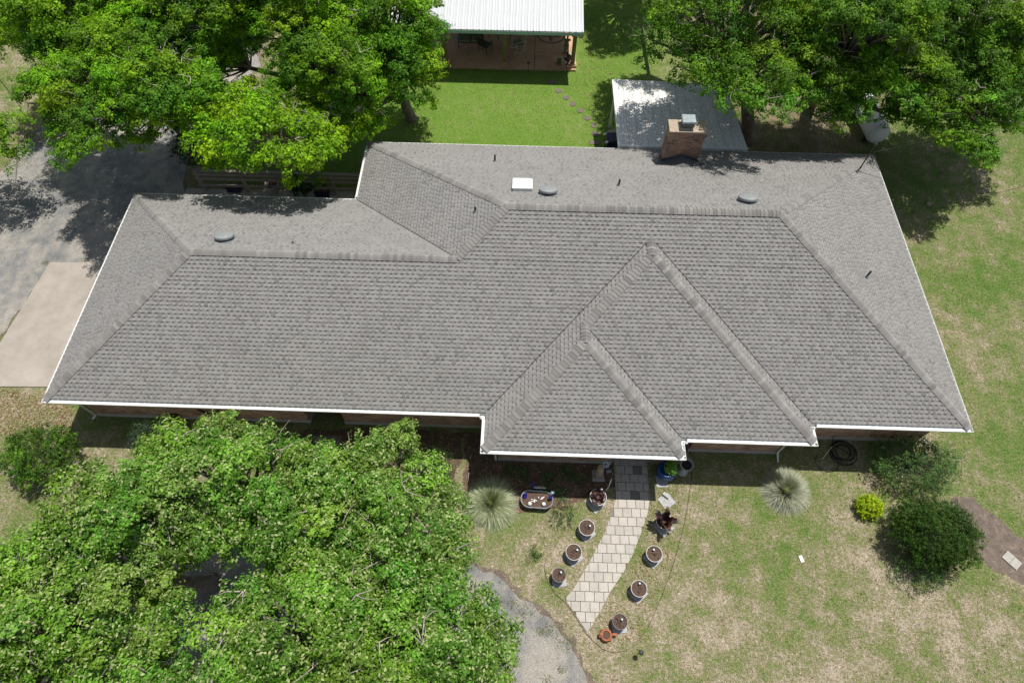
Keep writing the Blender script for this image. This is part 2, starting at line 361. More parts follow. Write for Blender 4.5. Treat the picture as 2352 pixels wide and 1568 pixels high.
# ------------------------------------------------------------------ the house
H, PI_ = 2.5, .505
xs, xm, xb, xR, xL, d1, d2, D0, D1 = 15.082, 21.825, 26.241, 31.559, 9.232, .672, 1.302, 9.587, 12.955
h0, h1, wB, wS = D0 / 2, D1 / 2, (26.241 - 15.082) / 2, (21.825 - 15.082) / 2
house = empty('brick_house', (0, 0, 0), 0, 'long single storey brick house with a grey shingled hip roof and white gutters', 'house')
EXP = .1295; V_START = .125
def shingle_plane(mb, fn, segs):
    """fn(u,v,t): point at plan position (u along the eave, v up the slope) raised t above the deck"""
    vmax = segs[-1][1]; k = 0
    tone = random.uniform(.98, 1.02)
    while k * EXP + V_START < vmax:
        v0, v1 = k * EXP + V_START, min((k + 1) * EXP + V_START, vmax)
        for (a, b, (l0, r0), (l1, r1)) in segs:
            A_, B_ = max(v0, a), min(v1, b)
            if B_ - A_ < .004: continue
            L = lambda v: l0 + (l1 - l0) * (v - a) / (b - a)
            Rr = lambda v: r0 + (r1 - r0) * (v - a) / (b - a)
            f = (A_ - v0) / EXP; t0 = .018 - .016 * f; t1 = .002
            # slot course: body and its darker top band, print plus painted butt shadow
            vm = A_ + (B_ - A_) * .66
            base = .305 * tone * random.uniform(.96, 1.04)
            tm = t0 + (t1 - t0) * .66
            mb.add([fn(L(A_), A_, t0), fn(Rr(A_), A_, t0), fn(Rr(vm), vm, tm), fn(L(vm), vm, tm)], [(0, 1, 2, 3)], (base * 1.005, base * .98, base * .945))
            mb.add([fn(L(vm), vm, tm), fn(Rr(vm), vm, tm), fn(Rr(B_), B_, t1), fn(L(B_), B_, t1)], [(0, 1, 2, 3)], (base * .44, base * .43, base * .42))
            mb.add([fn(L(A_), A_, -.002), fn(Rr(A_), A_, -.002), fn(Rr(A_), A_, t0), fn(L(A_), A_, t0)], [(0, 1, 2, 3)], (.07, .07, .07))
            lo = max(L(A_), L(B_)); hi = min(Rr(A_), Rr(B_)); lo2 = min(L(A_), L(B_)); hi2 = max(Rr(A_), Rr(B_))
            u = lo2 - random.uniform(0, .3); 
            while u < hi2:
                w = random.choice((.08, .10, .12, .15)) * random.uniform(.9, 1.1); gap = random.choice((.055, .075, .09, .105))
                q = random.random(); g = tone * (.262 + random.uniform(-.032, .032) - (.04 if q < .14 else 0)); c = (g * 1.008, g * .98, g * .945)
                if q > .93: c = (g * 1.03, g * .96, g * .93)
                ua, ub = u, u + w
                # trim the tab to the hip or valley line at each end of the course
                a0, b0 = max(ua, L(A_)), min(ub, Rr(A_)); a1, b1 = max(ua, L(B_)), min(ub, Rr(B_))
                if b0 > a0 + .01 or b1 > a1 + .01:
                    b0, b1 = max(b0, a0), max(b1, a1)
                    T0, T1 = t0 + .008, t1 + .007
                    vs = [fn(a0, A_, t0 - .001), fn(b0, A_, t0 - .001), fn(b0, A_, T0), fn(a0, A_, T0), fn(b1, B_, T1), fn(a1, B_, T1), fn(b1, B_, t1), fn(a1, B_, t1)]
                    mb.add(vs, [(0, 1, 2, 3), (3, 2, 4, 5), (1, 6, 4, 2), (0, 3, 5, 7)], c)
                u += w + gap
        k += 1
NZ = 1 / math.sqrt(1 + PI_ ** 2)
rf = MB()
def pl(kind, o):
    if kind == 'S': return lambda u, v, t: (u, o + v - PI_ * NZ * t, H + PI_ * v + t * NZ)        # faces -y, eave at y=o
    if kind == 'N': return lambda u, v, t: (u, o - v + PI_ * NZ * t, H + PI_ * v + t * NZ)
    if kind == 'W': return lambda u, v, t: (o + v - PI_ * NZ * t, u, H + PI_ * v + t * NZ)
    return lambda u, v, t: (o - v + PI_ * NZ * t, u, H + PI_ * v + t * NZ)
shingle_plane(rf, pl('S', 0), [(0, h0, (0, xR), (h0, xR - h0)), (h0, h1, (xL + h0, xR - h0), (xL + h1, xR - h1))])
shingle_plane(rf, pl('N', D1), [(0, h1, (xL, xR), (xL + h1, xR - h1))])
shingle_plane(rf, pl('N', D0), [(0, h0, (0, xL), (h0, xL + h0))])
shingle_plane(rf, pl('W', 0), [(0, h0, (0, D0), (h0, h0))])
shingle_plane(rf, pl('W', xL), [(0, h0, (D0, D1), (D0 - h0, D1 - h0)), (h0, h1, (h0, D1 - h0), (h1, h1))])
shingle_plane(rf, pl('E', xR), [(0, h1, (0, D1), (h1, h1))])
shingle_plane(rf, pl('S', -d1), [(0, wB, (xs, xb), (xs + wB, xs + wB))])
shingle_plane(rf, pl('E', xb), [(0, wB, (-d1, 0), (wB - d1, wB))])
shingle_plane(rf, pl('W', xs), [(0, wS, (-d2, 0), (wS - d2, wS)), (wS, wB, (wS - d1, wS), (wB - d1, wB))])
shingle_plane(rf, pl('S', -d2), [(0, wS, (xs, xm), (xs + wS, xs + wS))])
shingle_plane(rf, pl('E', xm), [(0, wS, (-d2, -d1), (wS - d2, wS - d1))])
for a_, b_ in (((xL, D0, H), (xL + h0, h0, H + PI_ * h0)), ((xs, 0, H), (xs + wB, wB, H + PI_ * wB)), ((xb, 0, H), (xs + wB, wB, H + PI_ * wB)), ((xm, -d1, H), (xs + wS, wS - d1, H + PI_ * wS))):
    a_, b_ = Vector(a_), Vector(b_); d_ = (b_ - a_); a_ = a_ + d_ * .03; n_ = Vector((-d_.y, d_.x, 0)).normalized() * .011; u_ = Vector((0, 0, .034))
    rf.add([a_ - n_ + u_, b_ - n_ + u_, b_ + n_ + u_, a_ + n_ + u_], [(0, 1, 2, 3)], (.045, .045, .045))  # thin dark strip paints the shadow line of each cut valley
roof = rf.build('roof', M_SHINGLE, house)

# ridge and hip caps
nS, nN, nW, nE = Vector((0, -PI_, 1)).normalized(), Vector((0, PI_, 1)).normalized(), Vector((-PI_, 0, 1)).normalized(), Vector((PI_, 0, 1)).normalized()
Z = lambda v: H + PI_ * v
def cap(a, b, n1, n2, w=.16):
    cp = MB()
    a, b = Vector(a), Vector(b); d = (b - a).normalized(); L = (b - a).length
    s = []
    for n in (n1, n2):
        q = n.cross(d).normalized(); 
        if q.z > 0 or (abs(q.z) < 1e-6): q = -q
        s.append(q)
    s[0] = s[0] if s[0].z < 0 else -s[0]; s[1] = s[1] if s[1].z < 0 else -s[1]
    up = (n1 + n2).normalized(); k = 0; e = .135; x = 0
    while x < L:
        x1 = min(x + e + .03, L + .02); g = random.choice((.265, .255, .245, .225, .20, .26, .295)) * random.uniform(.95, 1.05); c = (g * 1.015, g * .975, g * .935)
        P0, P1 = a + d * x, a + d * x1; lo, hi = .050, .030
        vs = []
        for P, t in ((P0, lo), (P1, hi)):
            for sd, nn in ((s[0], n1), (s[1], n2)):
                vs.append(P + sd * w + nn * (t * .8)); vs.append(P + sd * w * .45 + nn * t + up * .006)
            vs.append(P + up * (t + .014))
        # order for each end: 0 s0 outer,1 s0 mid,2 s1 outer,3 s1 mid,4 top
        bt = [v - up * .022 for v in (vs[0], vs[1], vs[4], vs[3], vs[2])]
        vs += bt
        cp.add(vs, [(0, 1, 6, 5), (1, 4, 9, 6), (4, 3, 8, 9), (3, 2, 7, 8), (10, 11, 1, 0), (11, 12, 4, 1), (12, 13, 3, 4), (13, 14, 2, 3)], c)
        x += e
    cp.build('ridge_cap', M_CAP, roof)
cap((.12, .12, Z(.12)), (h0, h0, Z(h0)), nS, nW)
cap((.12, D0 - .12, Z(.12)), (h0, h0, Z(h0)), nN, nW)
cap((h0 - .1, h0, Z(h0) + .004), (xL + h0, h0, Z(h0) + .004), nS, nN)
cap((xL + h0, h0, Z(h0)), (xL + h1, h1, Z(h1)), nS, nW)
cap((xL + .12, D1 - .12, Z(.12)), (xL + h1, h1, Z(h1)), nN, nW)
cap((xL + h1 - .1, h1, Z(h1) + .004), (xR - h1 + .1, h1, Z(h1) + .004), nS, nN)
cap((xR - .12, .12, Z(.12)), (xR - h1, h1, Z(h1)), nS, nE)
cap((xR - .12, D1 - .12, Z(.12)), (xR - h1, h1, Z(h1)), nN, nE)
cap((xs + .12, -d2 + .12, Z(.12)), (xs + wS, wS - d2, Z(wS)), nS, nW)
cap((xm - .12, -d2 + .12, Z(.12)), (xs + wS, wS - d2, Z(wS)), nS, nE)
cap((xs + wS, wS - d2 - .08, Z(wS) + .004), (xs + wS, wS - d1 + .02, Z(wS) + .004), nE, nW)
cap((xs + wS, wS - d1, Z(wS)), (xs + wB, wB - d1, Z(wB)), nS, nW)
cap((xb - .12, -d1 + .12, Z(.12)), (xs + wB, wB - d1, Z(wB)), nS, nE)
cap((xs + wB, wB - d1 - .08, Z(wB) + .004), (xs + wB, wB, Z(wB) + .004), nE, nW)

# gutters, fascia, soffit swept round the eaves
PER = [(0, 0), (xs, 0), (xs, -d2), (xm, -d2), (xm, -d1), (xb, -d1), (xb, 0), (xR, 0), (xR, D1), (xL, D1), (xL, D0), (0, D0)]
def inset(poly, d):
    n = len(poly); out = []
    for i in range(n):
        p, c, q = Vector(poly[i - 1]), Vector(poly[i]), Vector(poly[(i + 1) % n])
        e1 = (c - p).normalized(); e2 = (q - c).normalized(); n1 = Vector((-e1.y, e1.x)); n2 = Vector((-e2.y, e2.x))
        out.append(c + (n1 + n2) / (1 + n1.dot(n2)) * d)
    return out
def sweep(prof, poly=PER, closed=True):
    rings = [[(p.x, p.y, z) for p in inset(poly, d)] for d, z in prof]; n = len(poly); mb = MB()
    for a, b in zip(rings[:-1], rings[1:]):
        mb.add(a + b, [(i, (i + 1) % n, (i + 1) % n + n, i + n) for i in range(n)])
    return mb
gut = sweep([(.012, H), (.0, H), (.0, H - .03), (.02, H - .115), (.118, H - .115), (.118, H - .01), (.110, H - .01), (.110, H - .105), (.028, H - .105), (.012, H - .03), (.012, H)]).build('gutter', M_WHITE, house)
fas = sweep([(.120, H + .03), (.120, H - .19), (.138, H - .19), (.125, H - .175), (.80, H - .175)]).build('fascia', M_WHITE2, house)
gg = MB()
def guard(i, f0=0.0, f1=1.0, drop=.006):
    a = Vector(PER[i]); b = Vector(PER[(i + 1) % 12]); d = (b - a).normalized(); n = Vector((-d.y, d.x)); L = (b - a).length
    s, e = a + d * (L * f0), a + d * (L * f1)
    if f0 == 0: s = s + d * .10
    if f1 == 1: e = e - d * .10
    gg.add([(*(s + n * .014), H - drop), (*(e + n * .014), H - drop), (*(e + n * .135), H + .030), (*(s + n * .135), H + .030)], [(0, 1, 2, 3)])
for i in (0, 1, 2, 4, 5, 6, 9, 11): guard(i)
guard(10); guard(8, 0, .48); guard(8, .53, .57); guard(8, .62, 1)
gg.build('gutter_guard', M_WHITE, gut)
for i, ns in ((7, 11), (3, 3)):
    a = Vector(PER[i]); b = Vector(PER[(i + 1) % 12])
    for k in range(ns):
        p = a.lerp(b, (k + .7) / (ns + .2)); d = (b - a).normalized(); n = Vector((-d.y, d.x)); c = p + n * .058
        br_ = MB(); br_.box((c.x, c.y, H - .004), (.11, .025, .006)); br_.build('gutter_bracket', M_WHITE, gut)

# walls with a projecting slab edge
WALL = [(.40, .62), (8.45, .62), (8.45, 2.3), (9.80, 2.3), (9.80, .62), (15.62, .62), (15.62, -.62), (19.72, -.62), (19.72, 2.2), (22.62, 2.2), (22.62, -.03), (25.80, -.03), (25.80, .62), (31.18, .62), (31.18, D1 - .6), (xL + .4, D1 - .6), (xL + .4, D0 - .6), (.40, D0 - .6)]
wl = MB(); wl.prism(WALL, .2, H - .17, (1.7, 1.65, 1.6), bottom=False); wall = wl.build('wall', M_BRICK, house)
fd = MB(); fd.prism([tuple(p) for p in inset(WALL, -.03)], -.1, .2, (1.25, 1.15, 1.0), bottom=False); fd.build('foundation', M_TILE, house)
def window(x, y, w, zc, hgt, parent=house, axis='x'):
    d = (w, .06, hgt) if axis == 'x' else (.06, w, hgt)
    f = MB()
    for s in (-1, 1):
        if axis == 'x': f.box((x + s * w / 2, y, zc), (.07, .08, hgt + .07)); f.box((x, y, zc + s * hgt / 2), (w - .07, .08, .07))
        else: f.box((x, y + s * w / 2, zc), (.08, .07, hgt + .07)); f.box((x, y, zc + s * hgt / 2), (.08, w - .07, .07))
    f.box((x, y, zc), (.04, .05, hgt - .07) if axis == 'x' else (.05, .04, hgt - .07))
    fo = f.build('window', M_WHITE2, parent); g = MB(); g.box((x, y, zc), (w - .05, .03, hgt - .05) if axis == 'x' else (.03, w - .05, hgt - .05)); g.build('pane', M_GLASS, fo)
for x in (2.8, 6.6, 12.6): window(x, .60, 1.3, 1.72, .9)
window(17.6, -.64, 1.6, 1.75, .9); window(24.2, -.05, 1.5, 1.75, .9); window(28.9, .60, 1.5, 1.75, .9)
for x in (12.4, 15.5, 18.2, 28.6): window(x, D1 - .58, 1.4, 1.45, 1.1)
dr = MB(); dr.box((9.12, 2.27, 1.12), (.95, .06, 2.05)); do = dr.build('door', M_DOOR, house); dh = MB(); dh.blob((9.48, 2.21, 1.08), (.035, .035, .035)); dh.build('handle', M_GALV, do)
dr = MB(); dr.box((21.2, 2.17, 1.1), (1.0, .06, 2.05)); do = dr.build('door', M_DOOR, house); dh = MB(); dh.blob((21.58, 2.11, 1.08), (.035, .035, .035)); dh.build('handle', M_GALV, do)
gd = MB(); gd.box((.38, 4.8, 1.18), (.06, 4.9, 2.1)); gdo = gd.build('garage_door', M_WHITE2, house)

# chimney
ch = MB(); cx0, cx1, cy0, cy1, cz = 21.93, 23.39, 11.26, 11.93, 4.95
ch.prism([(cx0 + .02, cy0 + .02), (cx1 - .02, cy0 + .02), (cx1 - .02, cy1 - .02), (cx0 + .02, cy1 - .02)], 2.4, cz - .24)
ch.prism([(cx0 - .015, cy0 - .015), (cx1 + .015, cy0 - .015), (cx1 + .015, cy1 + .015), (cx0 - .015, cy1 + .015)], cz - .24, cz - .03)
cho = ch.build('chimney', M_BRICK, house)
k = MB(); k.prism([(cx0 - .02, cy0 - .02), (cx1 + .02, cy0 - .02), (cx1 + .02, cy1 + .02), (cx0 - .02, cy1 + .02)], cz - .03, cz + .03); k.box(((cx0 + cx1) / 2 - .1, (cy0 + cy1) / 2, cz + .045), (.62, .5, .05), taper=.8)
k.build('chimney_crown', M_STONE, cho)
k = MB(); k.box((22.62, 11.60, cz + .18), (.44, .40, .24), col=(.35, .33, .31)); k.build('flue', M_GALV, cho)
k = MB(); k.box((22.62, 11.60, cz + .37), (.56, .50, .05), taper=.9, col=(.8, .85, .9)); k.box((22.62, 11.60, cz + .31), (.50, .44, .06), col=(.25, .25, .25)); k.build('flue_cap', M_GALV, cho)
k = MB()   # cricket saddle in front of the stack, shingled, with dark flashing
bz = lambda y: H + PI_ * (D1 - y)
ym = cy0 + .02; ridge_z = bz(ym) + .34
apex = (22.70, ym, ridge_z); toe = (22.70, ym - .62, bz(ym - .62) + .02)
k.add([(21.75, ym + .02, bz(ym) + .02), apex, toe, (23.55, ym + .02, bz(ym) + .02), (21.62, ym - .28, bz(ym - .28) + .02), (23.68, ym - .28, bz(ym - .28) + .02)], [(0, 4, 2, 1), (1, 2, 5, 3)], (.13, .13, .135))
k.build('cricket', M_SHINGLE, roof)
k = MB()
for x0_, x1_ in ((cx0 - .03, 22.70), (cx1 + .03, 22.70)):
    k.add([(x0_, ym - .012, bz(ym) + .02), (x1_, ym - .012, ridge_z), (x1_, ym - .012, ridge_z + .16), (x0_, ym - .012, bz(ym) + .18)], [(0, 1, 2, 3)])
k.add([(cx0 - .02, ym - .01, bz(ym)), (cx0 - .02, cy1, bz(cy1)), (cx0 - .02, cy1, bz(cy1) + .16), (cx0 - .02, ym - .01, bz(ym) + .16)], [(0, 1, 2, 3)])
k.build('flashing', plain('dark step flashing', (.10, .12, .14), .5, .25, 8, metal=.3), cho)

# roof fittings
def on_roof(px, py, kind='N'):
    lo, hi = 2.0, 8.0
    for _ in range(50):
        z = (lo + hi) / 2; q = at(px, py, z)
        zz = {'N': H + PI_ * (D1 - q.y), 'E': H + PI_ * (xR - q.x), 'W': H + PI_ * (q.x - xL), 'n': H + PI_ * (D0 - q.y)}[kind]
        if z < zz: lo = z
        else: hi = z
    return q
for px, py, kd in ((517, 550, 'n'), (1259, 445, 'N'), (1716, 463, 'N')):
    q = on_roof(px, py, kd); e = empty('roof_vent', (q.x, q.y, q.z + .03)); e.parent = house; e.rotation_euler[0] = -math.atan(PI_)
    MBv = MB(); MBv.lathe([(.28, 0.07), (.33, .07), (.345, .11), (.33, .16), (.26, .20), (.12, .22), (.01, .222)], 28); vo = MBv.build('vent_hood', M_VENT, e, smooth='s')
    MBv = MB(); MBv.lathe([(.19, 0), (.19, .07)], 20, col=(.3, .3, .3)); MBv.box((0, 0, .0), (.62, .62, .012)); MBv.build('vent_base', M_GALV, e)
q = on_roof(1200, 431); e = empty('skylight', (q.x, q.y, q.z)); e.parent = house; e.rotation_euler[0] = -math.atan(PI_)
k = MB(); k.box((0, 0, .06), (.70, 1.02, .14)); k.build('skylight_curb', M_WHITE2, e)
k = MB(); k.box((0, 0, .15), (.74, 1.06, .035), col=(1, 1, 1)); k.box((0, 0, .185), (.66, .98, .04), taper=.93); k.build('skylight_dome', M_DOME, e)
for px, py, kd, hh in ((1137, 371, 'N', .34), (1421, 426, 'N', .30), (1092, 486, 'W', .22), (1990, 636, 'E', .33), (674, 560, 'n', .10)):
    q = on_roof(px, py, kd); e = empty('vent_pipe', (q.x, q.y, q.z)); e.parent = house
    k = MB(); k.tube([(0, 0, -.05), (0, 0, hh)], .038, 12, cap=False); k.tube([(0, 0, hh), (0, 0, hh - .1)], .03, 12, cap=True, col=(.1, .1, .1)); k.build('pipe', M_IRON, e, smooth='s')
    k = MB(); k.lathe([(.11, -.03), (.06, .06), (.042, .09)], 14); k.build('pipe_boot', M_GALV, e)
# downspouts
def spout(pts, parent=house, w=.055):
    k = MB(); k.tube(pts, w * .75, 4); k.build('downspout', M_WHITE2, parent)
spout([(15.55, -1.20, H - .1), (15.52, -.9, H - .3), (15.52, -.70, H - .45), (15.52, -.68, .15)])
spout([(26.05, -.58, H - .1), (25.86, -.3, H - .4), (25.84, -.08, H - .55), (25.84, -.08, .25), (25.86, -.4, .08)])
spout([(31.45, .35, H - .1), (31.32, .6, H - .35), (31.25, .70, H - .5), (31.25, .70, .2), (31.55, .55, .08)])
spout([(15.0, .02, H - .06), (15.12, -.10, H - .02)]); spout([(xb - .03, -.02, H - .04), (xb + .1, .02, H - .1)])
spout([(xm + .02, -d1 - .02, H - .03), (xm + .12, -d1, H - .08)])
spout([(.30, .3, H - .1), (.33, .52, H - .4), (.33, .56, .15), (.2, .45, .06)])

# ------------------------------------------------------------------ patio cover behind the house
pc = empty('patio_cover', (20.3, 13.0, 0), 0, 'flat white metal patio cover stained and shaded by leaves behind the house', 'patio cover')
zc0, zc1 = 2.62, 2.72
ca, cb, cc, cdd = at(1427, 336, zc0), at(1712, 347, zc0), at(1662, 196, zc1), at(1409, 184, zc1)
ca = Vector((20.42, 12.93, zc0)); cb = Vector((25.93, 12.93, zc0)); cc = Vector((25.5, 17.05, zc1)); cdd = Vector((20.33, 17.25, zc1))
k = MB(); npan = 13
loc = Vector((20.3, 13.0, 0))
for i in range(npan):
    f0, f1 = i / npan, (i + 1) / npan - .003
    p = [ca.lerp(cb, f0), ca.lerp(cb, f1), cdd.lerp(cc, f1), cdd.lerp(cc, f0)]
    g = random.uniform(.94, 1.02) * (1.0 if i > 6 else .99); col = (g, g, g)
    dz = Vector((0, 0, .04)); k.add([x - loc for x in p] + [x - loc - dz for x in p], [(0, 1, 2, 3), (7, 6, 5, 4), (0, 4, 5, 1), (1, 5, 6, 2), (2, 6, 7, 3), (3, 7, 4, 0)], col)
k.build('roof_panel', M_COVER, pc)
k = MB()
for a, b, w in ((ca, cdd, .16), (cb, cc, .12), (cdd, cc, .05)):
    a2, b2 = a - loc, b - loc; dd = (b2 - a2).normalized(); n = Vector((-dd.y, dd.x, 0)) * w / 2
    k.add([a2 - n + Vector((0, 0, .02)), b2 - n + Vector((0, 0, .02)), b2 + n + Vector((0, 0, .02)), a2 + n + Vector((0, 0, .02)), a2 - n - Vector((0, 0, .14)), b2 - n - Vector((0, 0, .14)), b2 + n - Vector((0, 0, .14)), a2 + n - Vector((0, 0, .14))],
          [(0, 1, 2, 3), (4, 7, 6, 5), (0, 4, 5, 1), (2, 6, 7, 3), (1, 5, 6, 2), (3, 7, 4, 0)])
k.box((2.8, -.02, zc0 - .02), (5.5, .09, .10)); k.build('edge_channel', M_WHITE, pc)
for f in (.03, .5, .97):
    p = cdd.lerp(cc, f) - loc; k = MB(); k.box((p.x, p.y - .12, zc1 / 2 - .08), (.09, .09, zc1 - .16)); k.build('post', M_WHITE2, pc)
sheet('patio_floor', [(20.4, 12.3), (25.8, 12.3), (25.6, 16.9), (20.4, 17.0)], .008, M_CONC)

# ------------------------------------------------------------------ pavilion
pvx0, pvx1, py0, py1 = 9.2, 19.03, 20.98, 29.5
pz = lambda y: 2.62 + .16 * (y - py0)
pav = empty('pavilion', (15, 21.5, 0), 0, 'open sided patio pavilion with white ribbed metal roof on timber posts', 'pavilion')
PV = Vector((15, 21.5, 0))
k = MB(); k.prism([(9.4 - 15, 21.45 - 21.5), (18.86 - 15, 21.45 - 21.5), (19.0 - 15, 6.5), (9.4 - 15, 6.5)], -.05, .10); k.build('slab', M_PATINA, pav)
k = MB(); x = pvx0; i = 0
while x < pvx1:
    w = .305; x1 = min(x + w, pvx1)
    prof = [(x, 0), (x + .11, 0), (x + .13, .0)] if False else [(x, .0), (x + .10, 0), (x + .12, .012), (x + .14, 0), (x + .21, 0), (x + .225, .010), (x + .24, 0), (x + .27, 0), (x + .285, .04), (x1, .04)]
    prof = [(min(a, pvx1), b) for a, b in prof]
    for qi, ((a, za), (b, zb)) in enumerate(zip(prof[:-1], prof[1:])):
        if b - a < .002: continue
        k.add([(a - 15, py0 - 21.5, pz(py0) + za), (b - 15, py0 - 21.5, pz(py0) + zb), (b - 15, py1 - 21.5, pz(py1) + zb), (a - 15, py1 - 21.5, pz(py1) + za)], [(0, 1, 2, 3)], (.8, .82, .84) if qi in (2, 5, 7) else (1, 1, 1))
    k.add([(x1 - 15, py0 - 21.5, pz(py0) + .04), (x1 + .003 - 15, py0 - 21.5, pz(py0)), (x1 + .003 - 15, py1 - 21.5, pz(py1)), (x1 - 15, py1 - 21.5, pz(py1) + .04)], [(0, 1, 2, 3)])
    x += w
k.build('metal_roof', M_ROOFMETAL, pav)
k = MB(); k.add([(pvx0 - 15, py0 - 21.5, pz(py0) - .02), (pvx1 - 15, py0 - 21.5, pz(py0) - .02), (pvx1 - 15, py1 - 21.5, pz(py1) - .02), (pvx0 - 15, py1 - 21.5, pz(py1) - .02)], [(3, 2, 1, 0)], (.5, .4, .3)); k.build('roof_underside', M_WOODG, pav)
k = MB(); k.box(((pvx0 + pvx1) / 2 - 15, py0 - 21.5 - .012, 2.50), (pvx1 - pvx0, .02, .17)); k.build('eave_trim', plain('pale teal trim', (.36, .52, .49), .5, .08, 3), pav)
for x in (11.78, 15.02, 18.68):
    k = MB(); k.box((x - 15, .30, 1.35), (.20, .20, 2.5)); 
    if x > 18: k.tube([(x - 15 - .7, .30, 2.45), (x - 15, .30, 1.75)], .06, 4)
    po = k.build('post', M_POST, pav)
    b = MB(); b.box((x - 15, .30, .16), (.40, .40, .14)); b.box((x - 15, .30, .26), (.30, .30, .10)); b.build('post_base', M_PATINA, po)
for x in (9.6, 13.4, 18.68):
    k = MB(); k.box((x - 15, 6.2, 1.9), (.2, .2, 3.7)); k.build('post', M_POST, pav)
# star emblem stained into the slab
k = MB(); c = at(1262, 86, .10); cxx, cyy = c.x + .1 - 15, c.y + .25 - 21.5
def ring(mb, cx, cy, r0, r1, z, n=40, col=(1, 1, 1)):
    vs = []
    for i in range(n):
        t = 2 * math.pi * i / n; vs += [(cx + r0 * math.cos(t), cy + r0 * math.sin(t), z), (cx + r1 * math.cos(t), cy + r1 * math.sin(t), z)]
    mb.add(vs, [(2 * i, 2 * i + 1, (2 * i + 3) % (2 * n), (2 * i + 2) % (2 * n)) for i in range(n)], col)
ring(k, cxx, cyy, .72, .84, .104)
sv = []
for i in range(10):
    r = .70 if i % 2 == 0 else .27; t = math.pi / 2 + math.pi + i * math.pi / 5; sv.append((cxx + r * math.cos(t), cyy + r * math.sin(t), .104))
for i in range(10):
    k.add([(cxx, cyy, .104), sv[i], sv[(i + 1) % 10]], [(0, 1, 2)], (.6, .6, .6) if i % 2 else (1.5, 1.4, 1.3))
k.build('star_emblem', M_STAR, pav)
k = MB(); k.box((16.62 - 15, 3.2, .102), (.03, 6.4, .006), col=(.3, .3, .3)); k.build('slab_joint', M_STAR, pav)

# furniture under the pavilion
def rods(mb, segs, r, n=6):
    for s in segs: mb.tube(s, r, n)
    return mb
p = at(1082, 108, .10); lv = empty('loveseat', (p.x, p.y + .15, .10), 0, 'dark framed loveseat with two green striped cushions under the pavilion', 'loveseat')
k = MB()
for x in (-.66, 0, .66):
    rods(k, [[(x, -.32, 0), (x, -.32, .60)], [(x, .34, 0), (x, .40, .95)], [(x, -.32, .60), (x, .36, .62)]] if x else [[(x, -.30, .36), (x, .34, .36)], [(x, .34, .36), (x, .42, .92)]], .022)
rods(k, [[(-.66, -.30, .36), (.66, -.30, .36)], [(-.66, .40, .94), (.66, .40, .94)]], .022); k.build('frame', M_IRON, lv)
for x in (-.33, .33):
    k = MB(); k.box((x, 0, .42), (.60, .60, .12), taper=.95); k.build('seat_cushion', M_CUSH, lv)
    k = MB(); k.box((x, .34, .70), (.60, .12, .50), rx=-.2, col=(.5, .45, .4)); k.build('back_cushion', M_CUSH, lv)
p = at(1188, 118, .10); rc = empty('rocking_chair', (p.x + .05, p.y + .1, .10), math.radians(-60), 'white metal rocking chair beside the middle timber post', 'chair')
k = MB()
for s in (-.27, .27):
    arc = [(s, .5 * math.sin(a) * 1.1, .55 - .55 * math.cos(a)) for a in np.linspace(-.85, .85, 9)]
    k.tube(arc, .016, 6); rods(k, [[(s, -.26, .08), (s, -.24, .62)], [(s, .22, .06), (s, .40, 1.05)], [(s, -.24, .62), (s, .30, .62)]], .016)
rods(k, [[(-.27, -.25, .40), (.27, -.25, .40)], [(-.27, .40, 1.05), (.27, .40, 1.05)]], .016); k.build('frame', M_PATW, rc)
k = MB(); k.box((0, 0, .42), (.50, .50, .05)); k.build('seat', M_CUSH, rc)
k = MB(); k.box((0, .31, .74), (.48, .03, .58), rx=-.32); k.build('backrest', plain('tan sling', (.42, .36, .24), .8, .1, 6), rc)
p = at(1128, 100, .10); tb = empty('patio_table', (p.x + .2, p.y + .7, .10), 0, 'round dark patio table beyond the loveseat', 'table')
k = MB(); k.lathe([(.55, .70), (.56, .72), (.55, .73), (.01, .73)], 28, col=(3, 2.6, 2.2)); k.build('tabletop', M_IRON, tb)
for a in range(4):
    k = MB(); t = a * math.pi / 2 + .5; k.tube([(.18 * math.cos(t), .18 * math.sin(t), .70), (.42 * math.cos(t), .42 * math.sin(t), 0)], .02); k.build('leg', M_IRON, tb)
def sling_chair(px, py, rz, label):
    p = at(px, py, .10); c = empty('patio_chair', (p.x, p.y, .10), rz, label, 'chair', 'dark patio chairs under the pavilion')
    k = MB()
    rods(k, [[(-.27, -.25, .42), (.27, -.25, .42)], [(-.27, .25, .42), (.27, .25, .42)]], .012)
    for s in (-.27, .27): rods(k, [[(s, -.25, .42), (s, .25, .42)], [(s, -.26, 0), (s, -.24, .60)], [(s, .25, 0), (s, .33, .92)], [(s, -.24, .60), (s, .30, .62)]], .018)
    k.build('frame', M_IRON, c); k = MB(); k.box((0, 0, .42), (.50, .50, .03)); k.build('seat', M_IRON, c)
    k = MB(); k.box((0, .30, .68), (.50, .03, .46), rx=-.17); k.build('backrest', M_IRON, c)
sling_chair(1115, 118, 2.6, 'dark metal patio chair between the loveseat and the post')
sling_chair(1183, 90, 0, 'dark patio chair behind the white rocking chair')
sling_chair(1083, 78, 3.1, 'dark patio chair under the roof behind the loveseat')
p = at(1050, 106, .10); st = empty('side_table', (p.x, p.y, .10), 0, 'small pale side table left of the loveseat', 'table')
k = MB(); k.box((0, 0, .50), (.36, .36, .03)); k.build('tabletop', M_TILE, st); k = MB()
for s in (-1, 1): rods(k, [[(s * .14, -.12, 0), (-s * .14, -.12, .49)], [(s * .14, .12, 0), (-s * .14, .12, .49)]], .014)
k.build('leg_frame', M_TILE, st)
p = at(1302, 146, .10); tx = empty('state_outline_sign', (p.x, p.y, .10), .1, 'black state outline sign with white edge and red heart on the slab corner', 'sign')
